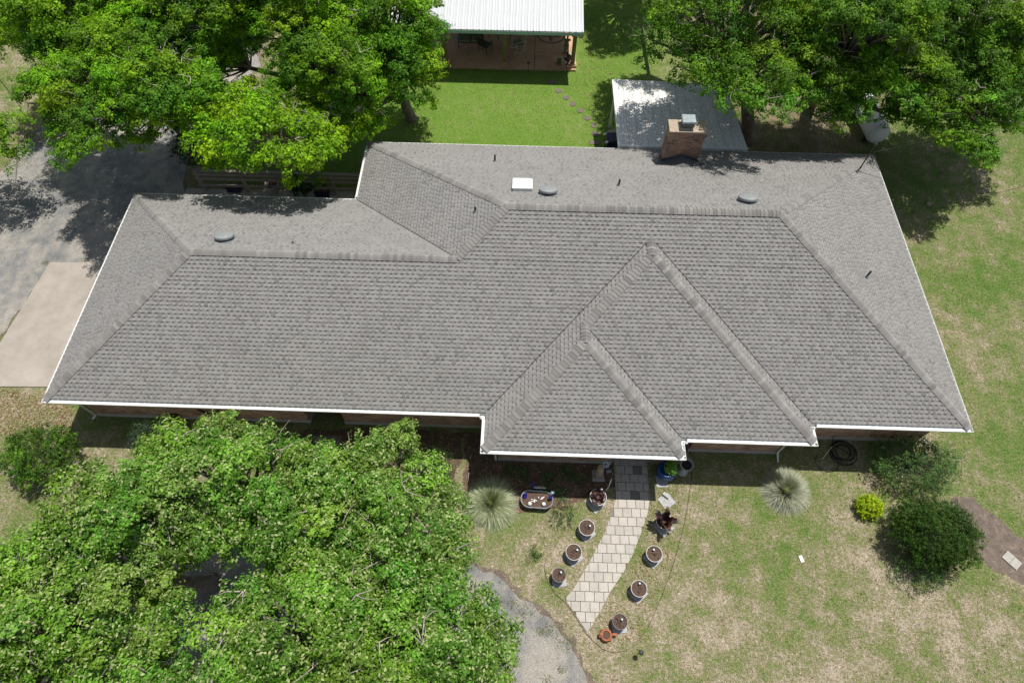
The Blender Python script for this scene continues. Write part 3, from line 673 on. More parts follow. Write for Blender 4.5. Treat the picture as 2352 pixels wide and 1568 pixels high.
TXP = [(-.04, .30), (.07, .30), (.07, .16), (.16, .13), (.25, .12), (.26, -.02), (.20, -.08), (.12, -.14), (.08, -.27), (.02, -.25), (-.04, -.12), (-.10, -.14), (-.14, -.08), (-.25, .03), (-.04, .03)]
def plate(poly, y0, y1, sc, mb, col=(1, 1, 1), oz=.33, tilt=.5):
    n = len(poly); vs = [(x * sc, y0 + z * sc * tilt, oz + z * sc) for x, z in poly] + [(x * sc, y1 + z * sc * tilt, oz + z * sc) for x, z in poly]
    mb.add(vs, [tuple(range(n)), tuple(range(n, 2 * n))[::-1]] + [(i, i + n, (i + 1) % n + n, (i + 1) % n) for i in range(n)], col)
k = MB(); plate(TXP, 0, .02, 1.12, k); k.build('border', M_PATW, tx)
k = MB(); plate(TXP, -.03, -.004, .96, k); k.build('panel', M_IRON, tx)
k = MB(); plate([(.06, -.10), (.14, 0), (.12, .06), (.06, .04), (0, .06), (-.02, 0)], -.045, -.033, 1, k); k.build('heart', M_RED, tx)
for px, py, sz, h_, lab in ((1300, 122, .26, .5, 'mossy stone block stack on the slab behind the outline sign'), (1284, 146, .24, .24, 'low grey block left of the outline sign')):
    p = at(px, py, .10); e = MB(); e.box((0, 0, h_ / 2), (sz, sz, h_), taper=.95)
    if h_ > .4: e.box((.0, .02, h_ + .1), (sz * .6, sz * .6, .2), rz=.5); e.box((.02, .02, h_ + .27), (.34, .10, .08)); e.box((.02, .02, h_ + .42), (.10, .1, .2))
    tag(e.build('stone_block', plain('mossy stone', (.13, .15, .10), .9, .3, 9), None, (p.x, p.y, .10)), lab, 'stone block')
def path_light(px, py, lab, hgt=.55):
    p = at(px, py, 0); e = empty('garden_light', (p.x, p.y, 0), 0, lab, 'garden light'); k = MB(); k.tube([(0, 0, 0), (0, 0, hgt)], .012, 6); k.build('stake', M_IRON, e)
    k = MB(); k.lathe([(.03, hgt - .08), (.04, hgt), (.085, hgt), (.07, hgt + .03), (.02, hgt + .045)], 14); k.build('lamp_head', M_IRON, e); return e
path_light(1213, 165, 'black stake garden light in the grass before the slab middle'); path_light(1301, 169, 'black stake garden light at the right corner of the slab')
bpy.data.objects.remove  # keep linters quiet

# ------------------------------------------------------------------ foliage engine
def unit(n):
    v = RNG.normal(size=(n, 3)); return v / np.linalg.norm(v, axis=1)[:, None]
def leaves(name, C0, nrm, L, Wd, cols, m, parent, loc=(0, 0, 0)):
    """one diamond leaf per centre; nrm rough facing; random heading"""
    n = len(C0); nr = nrm / np.linalg.norm(nrm, axis=1)[:, None]
    a = np.cross(nr, unit(n)); a /= np.linalg.norm(a, axis=1)[:, None] + 1e-9; b = np.cross(nr, a)
    L = L[:, None]; Wd = Wd[:, None]
    V = np.empty((n, 4, 3)); V[:, 0] = C0 - a * L * .5; V[:, 1] = C0 + b * Wd * .5 + a * L * .08 + nr * L * .08; V[:, 2] = C0 + a * L * .5; V[:, 3] = C0 - b * Wd * .5 + a * L * .08 + nr * L * .08
    return np_mesh(name, (V - np.array(loc)).reshape(-1, 3), 4, cols, m, parent)
def boughs(lobes, spacing, holes=(), low=-.35):
    out = []
    for c, r in lobes:
        c = np.array(c, float); r = np.array(r, float); area = r[0] * r[1] * 4
        k = 0; target = int(area / spacing ** 2 * 2.6)
        for _ in range(target * 14):
            d = unit(1)[0]
            if d[2] < low: continue
            rad = RNG.uniform(.55, 1.0) ** .5 * RNG.uniform(.9, 1.07); p = c + d * r * rad
            if any(np.linalg.norm((p - o[0]) / np.array([1, 1, 1.05])) < spacing * .72 for o in out): continue
            # skip boughs buried deep inside another lobe or in a gap
            if any(((p - np.array(c2)) / np.array(r2) ** 1 @ ((p - np.array(c2)) / np.array(r2))) < .10 for c2, r2 in lobes): continue
            if any(np.linalg.norm((p[:2] - (np.array(hc[:2]) + np.array(hc[3:5]) * (p[2] - hc[2])))) < hr for hc, hr in holes): continue
            out.append((p, d)); k += 1
            if k > target: break
    return out
def tree(name, base, lobes, label, cat='tree', spacing=1.0, br=.62, ros=20, lv=22, size=.105, pal=((.075, .15, .022),), tipc=None, holes=(), trunk_r=.28, fork=.45, group=None, lean=None, rosr=.24, mleaf=None, bark=None, trunks=None, vary=.25, twigs=True, low=-.35, flat=.8, zj=.9):
    root = empty(name, base, 0, label, cat, group); base = np.array(base, float)
    B = boughs(lobes, spacing, holes, low); mat_ = mleaf or M_LEAF
    Cs, Nn, Cc = [], [], []
    pal = np.array(pal)
    for p, d in B:
        # bough blob flattened and facing out
        R = br * RNG.uniform(.6, 1.35); nr = int(ros * (R / br) ** 2); p = p + np.array([0, 0, RNG.uniform(-.9, .45) * zj])
        q = unit(nr); q[:, 2] = np.abs(q[:, 2]) * 1.0 - .25 * (RNG.random(nr) < .35); q = q * RNG.uniform(.55, 1.05, nr)[:, None]
        rc = p + q * np.array([R, R, R * flat]) + RNG.normal(0, .05, (nr, 3))
        tone = pal[RNG.integers(len(pal))] * RNG.uniform(1 - vary, 1 + vary) * np.array([RNG.uniform(.80, 1.10), 1, 1])
        for c, qq in zip(rc, q):
            n = int(lv * RNG.uniform(.5, 1.4)); w = unit(n); rr = rosr * RNG.uniform(.6, 1.25)
            Cs.append(c + w * np.array([rr, rr, rr * .6]) * RNG.uniform(.3, 1, n)[:, None]); Nn.append(w * .75 + np.array([0, 0, .62]) + qq * .35 + d * .15)
            cc = tone * RNG.uniform(.7, 1.3) * RNG.uniform(.6, 1.45, n)[:, None]
            if tipc is not None:
                msk = (RNG.random(n) < .20) & (w[:, 2] > -.2); cc[msk] = np.array(tipc) * RNG.uniform(.75, 1.15, msk.sum())[:, None]
            Cc.append(cc)
    Cs = np.concatenate(Cs); Nn = np.concatenate(Nn); Cc = np.concatenate(Cc); n = len(Cs)
    keep = Cs[:, 2] > .03; Cs, Nn, Cc = Cs[keep], Nn[keep], Cc[keep]; n = len(Cs)
    L = size * RNG.uniform(.7, 1.35, n); leaves('crown', Cs, Nn, L, L * RNG.uniform(.45, .65, n), Cc, mat_, root, base)
    # trunk, limbs, branches
    tk = MB(); bm = bark or M_BARK
    cm = np.mean([np.array(c) for c, r in lobes], 0); zt = fork * cm[2]
    for (ox, oy) in (trunks or [(0, 0)]):
        b0 = np.array([ox, oy, -.1]); top = (cm - base) * np.array([.35, .35, 0]) + np.array([ox * 1.6, oy * 1.6, zt])
        mid = (b0 + top) / 2 + RNG.normal(0, .08, 3) * trunk_r * 3; tk.tube([b0, b0 * .8 + mid * .2, mid, top], [trunk_r * 1.35, trunk_r, trunk_r * .85, trunk_r * .75], 10)
        for c, r in lobes:
            lc = np.array(c) - base; hub = lc * np.array([.85, .85, 1]) - np.array([0, 0, r[2] * .85]); m1 = (top * .5 + hub * .5) + np.array([0, 0, -.1 * r[2]]) + RNG.normal(0, .15, 3) * min(r[0], 1)
            tk.tube([top, m1, hub], [trunk_r * .62, trunk_r * .45, trunk_r * .34], 8)
            if (ox, oy) == (trunks or [(0, 0)])[0]:
                for p, d in B:
                    pp = p - base
                    if np.linalg.norm((p - np.array(c)) / np.array(r)) < 1.15:
                        m2 = hub * .45 + pp * .55 + RNG.normal(0, .12, 3) * min(1, r[0] * .5); tk.tube([hub, m2, pp], [trunk_r * .22, trunk_r * .13, trunk_r * .05 + .008], 5, cap=False)
    if twigs:
        tw = tk
        for p, d in B:
            if RNG.random() < .55:
                for _ in range(3):
                    e = np.array(p) - base + unit(1)[0] * br * np.array([1.1, 1.1, .5]) + np.array([0, 0, .1]); s = np.array(p) - base; tw.tube([s, (s + e) / 2 + RNG.normal(0, .06, 3), e], [.018, .012, .004], 4, cap=False, col=(1.9, 1.9, 2.0))
    tk.build('trunk', bm, root, smooth='all')
    return root
def solve_lobe(x0, x1, y0, y1, zc, rz):
    """real centre and radii for a crown spanning that part of the view at height zc"""
    c = at((x0 + x1) / 2, (y0 + y1) / 2, zc); a = at(x0, (y0 + y1) / 2, zc); b = at(x1, (y0 + y1) / 2, zc); lo = at((x0 + x1) / 2, y1, zc); hi = at((x0 + x1) / 2, y0, zc)
    rx = (b - a).length / 2; ext = (hi - lo).length / 2
    v = (CAM - c); tanv = math.hypot(v.x, v.y) / v.z   # vertical radius adds rz*tan(view angle) along the ground
    ry = math.sqrt(max(ext ** 2 - (rz * tanv) ** 2, (ext * .45) ** 2))
    return ((c.x, c.y, c.z), (rx, ry, rz))
OAK = ((.150, .300, .014), (.200, .370, .014), (.110, .235, .016), (.235, .395, .014))
OAKB = ((.125, .255, .018), (.165, .310, .018), (.205, .335, .020), (.100, .210, .018))
FRONT = ((.160, .310, .030), (.200, .355, .040), (.120, .250, .028), (.18, .30, .05))
LIME = ((.22, .38, .010), (.26, .42, .012), (.17, .33, .010))
T = solve_lobe
SP = dict(spacing=.78, br=.62, ros=27, lv=31, size=.095)
tree('oak_tree', (-.6, 15.6, 0), [T(20, 330, -100, 170, 6.6, 2.0), T(70, 330, 130, 335, 5.4, 1.5), T(230, 500, 100, 320, 5.8, 1.6), T(240, 560, -130, 130, 7.2, 2.2), T(-20, 160, -50, 120, 4.8, 1.2), T(100, 245, 250, 346, 5.6, .6), T(190, 470, 20, 230, 6.2, 1.4), T(330, 500, 180, 300, 5.2, .8), T(300, 350, 290, 345, 4.6, .6)], 'big spreading oak over the driveway, leftmost behind the house', pal=OAK, **SP)
tree('oak_tree', (7.6, 17.8, 0), [T(520, 820, -130, 140, 6.8, 2.2), T(640, 860, 60, 250, 5.4, 1.6), T(450, 560, -60, 120, 5.0, 1.4), T(470, 570, 60, 200, 4.4, .9)], 'tall oak between the driveway tree and the pavilion', pal=OAK, group=None, **SP)
tree('oak_tree', (10.4, 17.4, 0), [T(740, 1000, -60, 170, 5.4, 1.8), T(700, 900, 110, 290, 4.0, 1.3), T(850, 1005, 70, 235, 4.2, 1.1)], 'oak hanging over the left end of the pavilion roof', pal=OAK, **SP)
tree('young_tree', (6.6, 12.9, 0), [T(462, 770, 230, 412, 5.0, 1.2), T(520, 600, 178, 280, 4.6, .9), T(600, 780, 200, 330, 4.3, 1.0)], 'bright lime green tree behind the rail fence', pal=LIME, trunk_r=.16, spacing=.72, br=.5, lv=20, size=.12, ros=20)
tree('oak_tree', (-12.5, 12.5, 0), [T(-260, 58, 232, 400, 3.4, 1.2)], 'low oak cut off by the left edge of the photo', pal=OAKB, spacing=.9, trunk_r=.18)
tree('oak_tree', (27.3, 16.5, 0), [T(1485, 1850, -60, 180, 6.8, 2.2), T(1590, 1850, 90, 250, 6.2, 1.2), T(1760, 1900, 60, 240, 5.6, 1.2), T(1670, 1810, 165, 262, 6.5, .7), T(1550, 1720, 60, 225, 6.0, 1.0), T(1480, 1640, -120, 60, 6.0, 1.4)], 'oak with dark leaning trunk over the patio cover', pal=OAKB, trunk_r=.36, **dict(SP, spacing=.84, br=.58, ros=22, lv=26))
tree('oak_tree', (31.1, 19.4, 0), [T(1640, 2050, -160, 60, 7.2, 2.0), T(1830, 2120, -20, 170, 7.0, 2.0), T(1905, 1975, 190, 300, 4.6, .7), T(2050, 2150, 140, 260, 5.2, .9), T(1860, 2060, 60, 200, 4.6, 1.0), T(2000, 2160, -60, 160, 6.0, 1.4), T(2012, 2068, 232, 292, 3.2, .4), T(1780, 1960, 110, 235, 6.0, 1.0), T(1960, 2120, 90, 230, 5.4, 1.0)], 'oak behind the propane tank, its crown next to the patio cover oak', pal=OAKB, trunk_r=.34, **SP)
tree('oak_tree', (38.6, 17.5, 0), [T(2060, 2440, -60, 200, 6.0, 2.0), T(2080, 2340, 130, 330, 4.4, 1.4), T(2200, 2300, 290, 372, 3.8, .8), T(2280, 2440, 60, 260, 4.6, 1.2)], 'wide oak in the upper right corner above the side lawn', pal=OAKB, **SP)
tree('oak_tree', (23.5, 31.5, 0), [T(1500, 1720, -190, -20, 6.5, 2.2), T(1400, 1560, -270, -70, 4.6, 1.6)], 'oak at the top edge right of the pavilion', pal=OAKB, **SP)
HG = at(478, 1300, 3.0); HB = at(478, 1300, 0.0)
dxy = ((HG.x - HB.x) / 3, (HG.y - HB.y) / 3)
hole = ((HB.x, HB.y, 0, dxy[0], dxy[1]), .58)
hole2 = ((HB.x, HB.y, 0, .218, .262), .45)
FK = dict(tipc=(.50, .56, .25), pal=FRONT, size=.092, lv=34, rosr=.22, spacing=.76, br=.54, ros=24, holes=[hole, hole2])
tree('live_oak', (6.2, -5.2, 0), [T(-260, 420, 1230, 1720, 4.2, 1.6), T(150, 450, 1080, 1330, 4.4, 1.3)], 'light tipped live oak filling the bottom left corner', **FK)
tree('live_oak', (9.3, -2.8, 0), [T(290, 720, 965, 1270, 4.4, 1.5), T(560, 900, 1060, 1330, 4.0, 1.3)], 'live oak reaching the front gutter beside the entry walk', **FK)
tree('live_oak', (12.4, -5.8, 0), [T(490, 900, 1290, 1700, 4.6, 1.7), T(800, 1155, 1300, 1700, 4.0, 1.6)], 'light tipped live oak over the front drive at the bottom', **FK)
tree('live_oak', (12.6, -3.6, 0), [T(780, 1075, 1070, 1400, 3.8, 1.3), T(830, 960, 1000, 1130, 3.6, .8), T(640, 860, 1020, 1250, 3.8, 1.1)], 'smaller live oak next to the feathery green shrub', **FK)

# shrubs
def shrub(name, px, py, z, r, label, cat='shrub', **k):
    c = at(px, py, z); kw = dict(spacing=.42, br=.26, ros=13, lv=11, size=.055, trunk_r=.035, fork=.2, rosr=.11, twigs=False, low=-.5, zj=.08, trunks=[(0, 0), (.12, .06), (-.1, .08)]); kw.update(k)
    return tree(name, (c.x, c.y, 0), [((c.x, c.y, z), r)], label, cat, **kw)
shrub('leafy_shrub', 96, 1045, .8, (1.15, .95, .8), 'bushy green shrub at the front left corner of the house', low=-.3, vary=.4, pal=((.08, .17, .016), (.11, .21, .018), (.06, .13, .016)), br=.34, spacing=.42, size=.065, lv=16, ros=16)
shrub('juniper_shrub', 352, 1010, 1.0, (.75, .6, .9), 'bluish green conifer shrub poking above the front oak', pal=((.07, .13, .06), (.06, .11, .055)), size=.05)
shrub('clipped_shrub', 2145, 1226, .85, (1.2, 1.02, .85), 'large dark green rounded shrub on the right lawn', pal=((.050, .105, .012), (.065, .125, .014), (.045, .090, .014)), spacing=.34, br=.30, ros=20, lv=18, size=.05, twigs=False, vary=.12)
shrub('golden_shrub', 1998, 1162, .32, (.36, .34, .33), 'small golden yellow ball shrub on the right lawn', pal=((.50, .57, .02), (.42, .52, .02)), spacing=.12, br=.10, ros=12, lv=9, size=.045, rosr=.05, vary=.1, trunk_r=.02, trunks=None)
shrub('wispy_shrub', 2095, 1065, .6, (1.45, 1.0, .6), 'open wispy green shrub at the front right corner of the house', pal=((.115, .20, .055), (.09, .17, .05)), spacing=.34, br=.28, ros=12, lv=11, size=.05, trunk_r=.02)
shrub('wispy_shrub', 2112, 1310, .25, (.85, .55, .25), 'low sprawling green shrub in front of the dark round shrub', pal=((.10, .19, .045), (.08, .15, .04)), spacing=.34, br=.26, ros=13, lv=11, size=.05)
shrub('vine_shrub', 440, 322, 1.3, (.75, 1.1, 1.2), 'dark vine covered shrub at the driveway end of the rail fence', pal=((.03, .075, .016), (.04, .09, .02)), spacing=.5, br=.34, size=.07, lv=13)
shrub('fence_shrub', 735, 400, 1.1, (.40, .5, .9), 'green leafy bush growing over the rail fence', pal=LIME, size=.07)
shrub('fence_shrub', 690, 425, .6, (.45, .4, .5), 'strappy dark green bush between the two fence planters', pal=((.04, .10, .03),), size=.12, lv=8)
shrub('small_weed', 1228, 1275, .08, (.20, .16, .10), 'small green weed clump alone on the lawn left of the pots', cat='plant', pal=((.07, .14, .03),), spacing=.17, br=.10, size=.035, ros=6, trunk_r=.01, trunks=None)

def blades(name, c, n, length, width, cols, m, parent, droop=.5, base_r=.1, up=1.0, seg=3, spread=1.0):
    """arching strap or needle blades fountain out from a crown; each blade is a strip of quads"""
    th = RNG.uniform(0, 2 * math.pi, n); el = RNG.beta(1.3, 1.3, n) * spread; Ln = length * RNG.uniform(.7, 1.1, n)
    d = np.stack([np.cos(th) * np.sin(el), np.sin(th) * np.sin(el), np.cos(el) * up], 1)
    p0 = np.stack([np.cos(th), np.sin(th), th * 0], 1) * (base_r * np.sqrt(RNG.random(n)))[:, None]
    side = np.stack([-np.sin(th), np.cos(th), th * 0], 1)
    V = np.empty((n, seg, 4, 3)); prev = p0; pw = width * np.ones(n)
    for s in range(seg):
        f = (s + 1) / seg; nx = p0 + d * (Ln * f)[:, None]; nx[:, 2] -= droop * Ln * f * f * np.sin(el) ; nx[:, 2] = np.maximum(nx[:, 2], .015)
        w2 = width * (1 - f) + .001
        V[:, s, 0] = prev - side * pw[:, None] / 2; V[:, s, 1] = prev + side * pw[:, None] / 2; V[:, s, 2] = nx + side * w2 / 2; V[:, s, 3] = nx - side * w2 / 2
        prev = nx; pw = w2 * np.ones(n)
    cc = np.array(cols)[RNG.integers(len(cols), size=n)] * RNG.uniform(.6, 1.3, n)[:, None]
    return np_mesh(name, V.reshape(-1, 3) + np.array(c), 4, np.repeat(cc, seg, 0), m, parent)
for px, py, ln, lab, cols in ((1127, 1152, .92, 'spiky pale green ornamental grass clump in the garden bed', ((.24, .26, .14), (.34, .31, .20), (.18, .21, .11), (.44, .40, .29))),
                              (1808, 1122, .80, 'dry grey green ornamental grass clump on the lawn by the wall', ((.33, .32, .24), (.42, .38, .30), (.23, .24, .17), (.26, .20, .14)))):
    c = at(px, py, .25); e = empty('ornamental_grass', (c.x, c.y, 0), 0, lab, 'grass clump', 'ornamental grass clumps in front of the house')
    blades('blades', (0, 0, 0), 5200, ln * 1.12, .016, np.array(cols) * np.array((1.65, 1.8, 2.0)), M_BLADE, e, droop=.22, base_r=.14, up=.8, seg=3, spread=1.5)
c = at(978, 1085, .5); e = empty('feathery_shrub', (c.x, c.y, 0), 0, 'feathery upright green shrub in the bed beside the front oak', 'shrub')
blades('stems', (0, 0, 0), 260, 1.15, .02, ((.05, .09, .03), (.12, .09, .07)), M_BLADE, e, droop=.05, base_r=.5, up=.9, seg=2, spread=1.0)
n = 14000; th = RNG.uniform(0, 2 * math.pi, n); el = RNG.random(n) * 1.0; l = RNG.uniform(.25, 1.15, n) * RNG.uniform(.85, 1.05, n); br0 = .5 * np.sqrt(RNG.random(n)); br0 = np.round(br0 * 9) / 9; th = np.round(th * 16) / 16; el = np.round(el * 9) / 9
P = np.stack([np.cos(th) * (br0 + l * np.sin(el)), np.sin(th) * (br0 + l * np.sin(el)), l * .9 * np.cos(el)], 1) + RNG.normal(0, .025, (n, 3))
leaves('foliage', P, np.stack([np.cos(th), np.sin(th), th * 0 + .8], 1) + unit(n) * .6, RNG.uniform(.03, .07, n), RNG.uniform(.010, .02, n), np.array((.075, .155, .05)) * RNG.uniform(.6, 1.4, n)[:, None], M_BLADE, e)

# strappy border plants in the bed
i = 0
for px, py, nb, ln, lab in ((1205, 1090, 60, .34, 'strappy dark green clump at the left end of the wall bed'), (1262, 1100, 70, .36, 'strappy clump against the brick wall left of centre'), (1300, 1085, 70, .34, 'strappy clump against the brick wall behind the tub'), (1250, 1130, 60, .32, 'strappy clump just behind the blue glass in the tub'), (1290, 1135, 60, .32, 'strappy clump in shade right of the tub'), (1330, 1100, 50, .30, 'strappy clump nearest the stone statue'), (1175, 1080, 50, .34, 'strappy clump below the gutter corner'),
                        (1283, 1168, 60, .32, 'sunlit iris clump next to the tub'), (1300, 1195, 50, .30, 'iris clump between the tub and the first pot'), (1275, 1198, 40, .28, 'iris clump at the front corner of the bed'), (1308, 1172, 40, .28, 'iris clump nearest the burgundy pot on the left')):
    c = at(px, py, .05); sun_ = py > 1160
    e = empty('strap_leaf_plant', (c.x, c.y, 0), 0, lab, 'plant', 'strap leaf plants in the garden bed')
    blades('leaf', (0, 0, .0), nb, ln, .028, ((.06, .13, .05), (.08, .15, .06), (.30, .24, .13)) if sun_ else ((.08, .19, .05), (.10, .23, .07)), M_BLADE, e, droop=.5, base_r=.16, spread=1.35)['kind'] = 'stuff'

# ------------------------------------------------------------------ pots, ornaments
def slab(px, py, s, rz, label, z=.03, group='grey slabs under the pots'):
    c = at(px, py, z); k = MB(); k.box((0, 0, z / 2), (s, s, z)); o = k.build('stepping_slab', M_TILE, None, (c.x, c.y, .005)); o.rotation_euler[2] = rz; return tag(o, label, 'slab', group)
def pot(px, py, r, h, label, rimmat, bodymat, rz=0, stems=True, name='plant_pot'):
    c = at(px, py, h + .035); e = empty(name, (c.x, c.y, .037), rz, label, 'plant pot', 'round planters along the front walk')
    k = MB(); k.lathe([(r * .66, 0), (r * .72, .02), (r * .98, h - .07), (r * .93, h - .07), (r * .62, .06)], 32); k.build('pot_body', bodymat, e, smooth='s')
    k = MB(); k.lathe([(r * .98, h - .075), (r * 1.035, h - .05), (r * 1.035, h - .01), (r * 1.01, h), (r * .965, h), (r * .95, h - .01), (r * .95, h - .08)], 36); k.build('rim', rimmat, e, smooth='s')
    k = MB(); k.lathe([(r * .95, h - .05), (r * .6, h - .045), (r * .3, h - .035), (.01, h - .03)], 20)
    for _ in range(40):
        t = random.uniform(0, 6.28); q = r * .85 * math.sqrt(random.random()); k.blob((q * math.cos(t), q * math.sin(t), h - .04), (.016, .014, .012), 5, 3, .3, col=random.choice(((.5, .5, .5), (1.8, 1.5, 1.2), (1, 1, 1))))
    k.build('soil', M_SOIL, e)
    if stems:
        k = MB()
        for _ in range(7):
            t = random.uniform(0, 6.28); q = r * .02; a = (q * math.cos(t), q * math.sin(t), h - .045); k.tube([a, (a[0] + random.uniform(-.14, .14), a[1] + random.uniform(-.14, .14), h + .0 + random.uniform(0, .06))], [.008, .004], 5)
        k.build('dead_stems', plain('dry stems', (.05, .035, .025), .9, .3, 9), e)
    return e, c
def solar(c, dx, dy, h, label):
    o = empty('solar_light', (c.x + dx, c.y + dy, h), 0, label, 'garden light', 'small solar lights stuck in the pots')
    k = MB(); k.lathe([(.02, .0), (.034, .02), (.036, .05), (.03, .06), (.01, .062)], 18, col=(.6, .6, .6)); k.build('lamp_head', M_GALV, o, smooth='s')
    k = MB(); k.lathe([(.024, .063), (.024, .066), (.01, .067)], 16); k.build('solar_cell', M_PETAL, o)
    k = MB(); k.tube([(0, 0, -.12), (0, 0, .01)], .01, 6); k.build('stake', M_IRON, o)
PT = [(1348, 1211, .27, .38, M_RIMW, (1348, 1228), .4, 'white rimmed pot nearest the burgundy planter left of the walk', (.10, .05)),
      (1318, 1267, .265, .38, M_RIMW, (1322, 1284), .4, 'white rimmed pot midway along the left of the walk', (.11, .06)),
      (1503, 1271, .265, .38, M_RIMW, (1500, 1290), .5, 'white rimmed pot right of the walk nearest the house', (-.02, .12)),
      (1468, 1351, .26, .38, M_RIMW, (1464, 1370), .5, 'white rimmed pot right of the walk near its lower end', (.02, .15)),
      (1284, 1320, .225, .36, M_RIMD, (1283, 1336), .12, 'small dark rimmed pot at the lower left of the walk', (.06, .08)),
      (1424, 1427, .235, .36, M_RIMD, (1426, 1442), .12, 'small dark rimmed pot beside the terracotta animal planter', (.06, .06))]
LL = ('tipped by the left pot rim nearest the house', 'on the second left pot', 'on the upper right pot', 'on the lower right pot', 'on the dark pot at the lower left', 'on the dark pot near the terracotta planter')
for (px, py, r, h, rm, sp_, rz, lab, so_), l2 in zip(PT, LL):
    c_ = at(px, py, h + .035); so__ = slab(sp_[0], sp_[1], .50 if rm is M_RIMW else .47, rz + (.25 if rm is M_RIMW else 0), 'square grey slab under the ' + lab.replace('white rimmed ', '').replace('small dark rimmed ', 'dark '))
    so__.location = (c_.x + .02, c_.y - .07, .005)
    e, c = pot(px, py, r, h, lab, rm, M_MAUVE if rm is M_RIMW else M_RIMD, rz); solar(c, so_[0], so_[1], h + .04, 'small round solar light ' + l2)
def broad(c, n, ln, w, cols, m, parent, up=.8, spread=.9):
    V = []; CC = []
    for _ in range(n):
        t = random.uniform(0, 6.28); el = random.uniform(.15, spread); L = ln * random.uniform(.6, 1.1); d = Vector((math.cos(t) * math.sin(el), math.sin(t) * math.sin(el), math.cos(el) * up)); s = Vector((-math.sin(t), math.cos(t), 0)) * w * random.uniform(.7, 1.1) / 2
        p0 = Vector(c) + Vector((math.cos(t), math.sin(t), 0)) * .04; p1 = p0 + d * L * .4; p2 = p0 + d * L * .75 - Vector((0, 0, .05 * L)); p3 = p0 + d * L - Vector((0, 0, .22 * L))
        cc = [x * random.uniform(.6, 1.35) for x in random.choice(cols)]
        for q in ((p0 - s * .2, p0 + s * .2, p1 + s, p1 - s), (p1 - s, p1 + s, p2 + s * .85, p2 - s * .85), (p2 - s * .85, p2 + s * .85, p3 + s * .05, p3 - s * .05)): V += [tuple(x) for x in q]; CC.append(cc)
    return np_mesh('leaves', np.array(V), 4, np.array(CC), m, parent)
RED = ((.065, .026, .028), (.13, .065, .06), (.035, .014, .018))
slab(1368, 1154, .56, .75, 'square grey slab under the burgundy planter left of the walk')
e, c = pot(1374, 1141, .29, .40, 'white rimmed pot of burgundy leaves left of the walk', M_RIMW, M_RIMW, stems=False); broad((0, 0, .33), 26, .42, .15, RED, M_LEAFRED, e)
slab(1524, 1208, .54, .65, 'square grey slab under the tall burgundy planter right of the walk')
e, c = pot(1526, 1196, .27, .38, 'pot of tall burgundy leaves right of the walk', M_RIMW, M_NAVY, stems=False); broad((0, 0, .3), 24, .75, .16, RED, M_LEAFRED, e, 1.0, .75)
# white frog like ornament and dry stalk in the left burgundy pot
c = at(1381, 1124, .5); k = MB(); k.blob((0, 0, .07), (.045, .05, .07), 10, 7); k.blob((0, -.02, .16), (.035, .035, .04), 10, 6); k.tube([(0, 0, -.15), (0, 0, .05)], .01, 5)
tag(k.build('garden_figurine', M_PLASTIC, None, (c.x, c.y, .47), smooth='all'), 'small white figurine standing in the left burgundy pot', 'figurine')
c = at(1400, 1120, .2); k = MB(); k.tube([(-.1, -.12, .25), (0, 0, .38), (.06, .16, .50), (.10, .26, .52)], [.008, .012, .022, .004], 6)
tag(k.build('dry_stalk', M_LITTER, None, (c.x - .05, c.y, 0)), 'dry tan flower stalk leaning by the left burgundy pot', 'stalk')
# blue glazed pot with plant
slab(1520, 1105, .42, .05, 'square grey slab under the big blue pot')
c = at(1533, 1078, .5); e = empty('blue_pot', (c.x, c.y, .035), 0, 'big blue fluted ceramic pot with a bright green plant', 'plant pot')
k = MB(); k.lathe([(.20, 0), (.28, .06), (.36, .26), (.35, .40), (.29, .50), (.30, .53), (.27, .54), (.25, .46)], 45, wob=.018); k.build('pot_body', M_BLUE, e, smooth='all')
k = MB(); k.lathe([(.26, .44), (.14, .46), (.01, .465)], 20); k.build('soil', M_SOIL, e)
n = 420; q = unit(n); q[:, 2] = np.abs(q[:, 2]); P = q * np.array([.27, .32, .36]) * RNG.uniform(.3, 1, n)[:, None] + np.array([.10, .04, .52])
leaves('leaves', P, q + np.array([0, 0, .6]), RNG.uniform(.09, .15, n), RNG.uniform(.035, .05, n), np.array((.22, .42, .08)) * RNG.uniform(.6, 1.3, n)[:, None], M_LEAF, e)
# birdbath like urn of grey stone
c = at(1579, 1066, .75); e = empty('stone_urn', (c.x - .02, c.y, 0), 0, 'grey stone pedestal urn with a dark open bowl by the porch', 'urn')
k = MB(); k.lathe([(.20, 0), (.21, .05), (.15, .12), (.08, .22), (.075, .42), (.10, .50)], 26); k.build('pedestal', M_STONEG, e, smooth='s')
k = MB(); k.lathe([(.10, .50), (.17, .56), (.235, .72), (.25, .76), (.22, .77), (.185, .72), (.14, .60), (.01, .58)], 30, wob=.02, col=(.85, .85, .85)); k.lathe([(.20, .70), (.12, .60), (.01, .598)], 24, col=(.06, .06, .06)); k.build('bowl', M_STONEG, e, smooth='s')
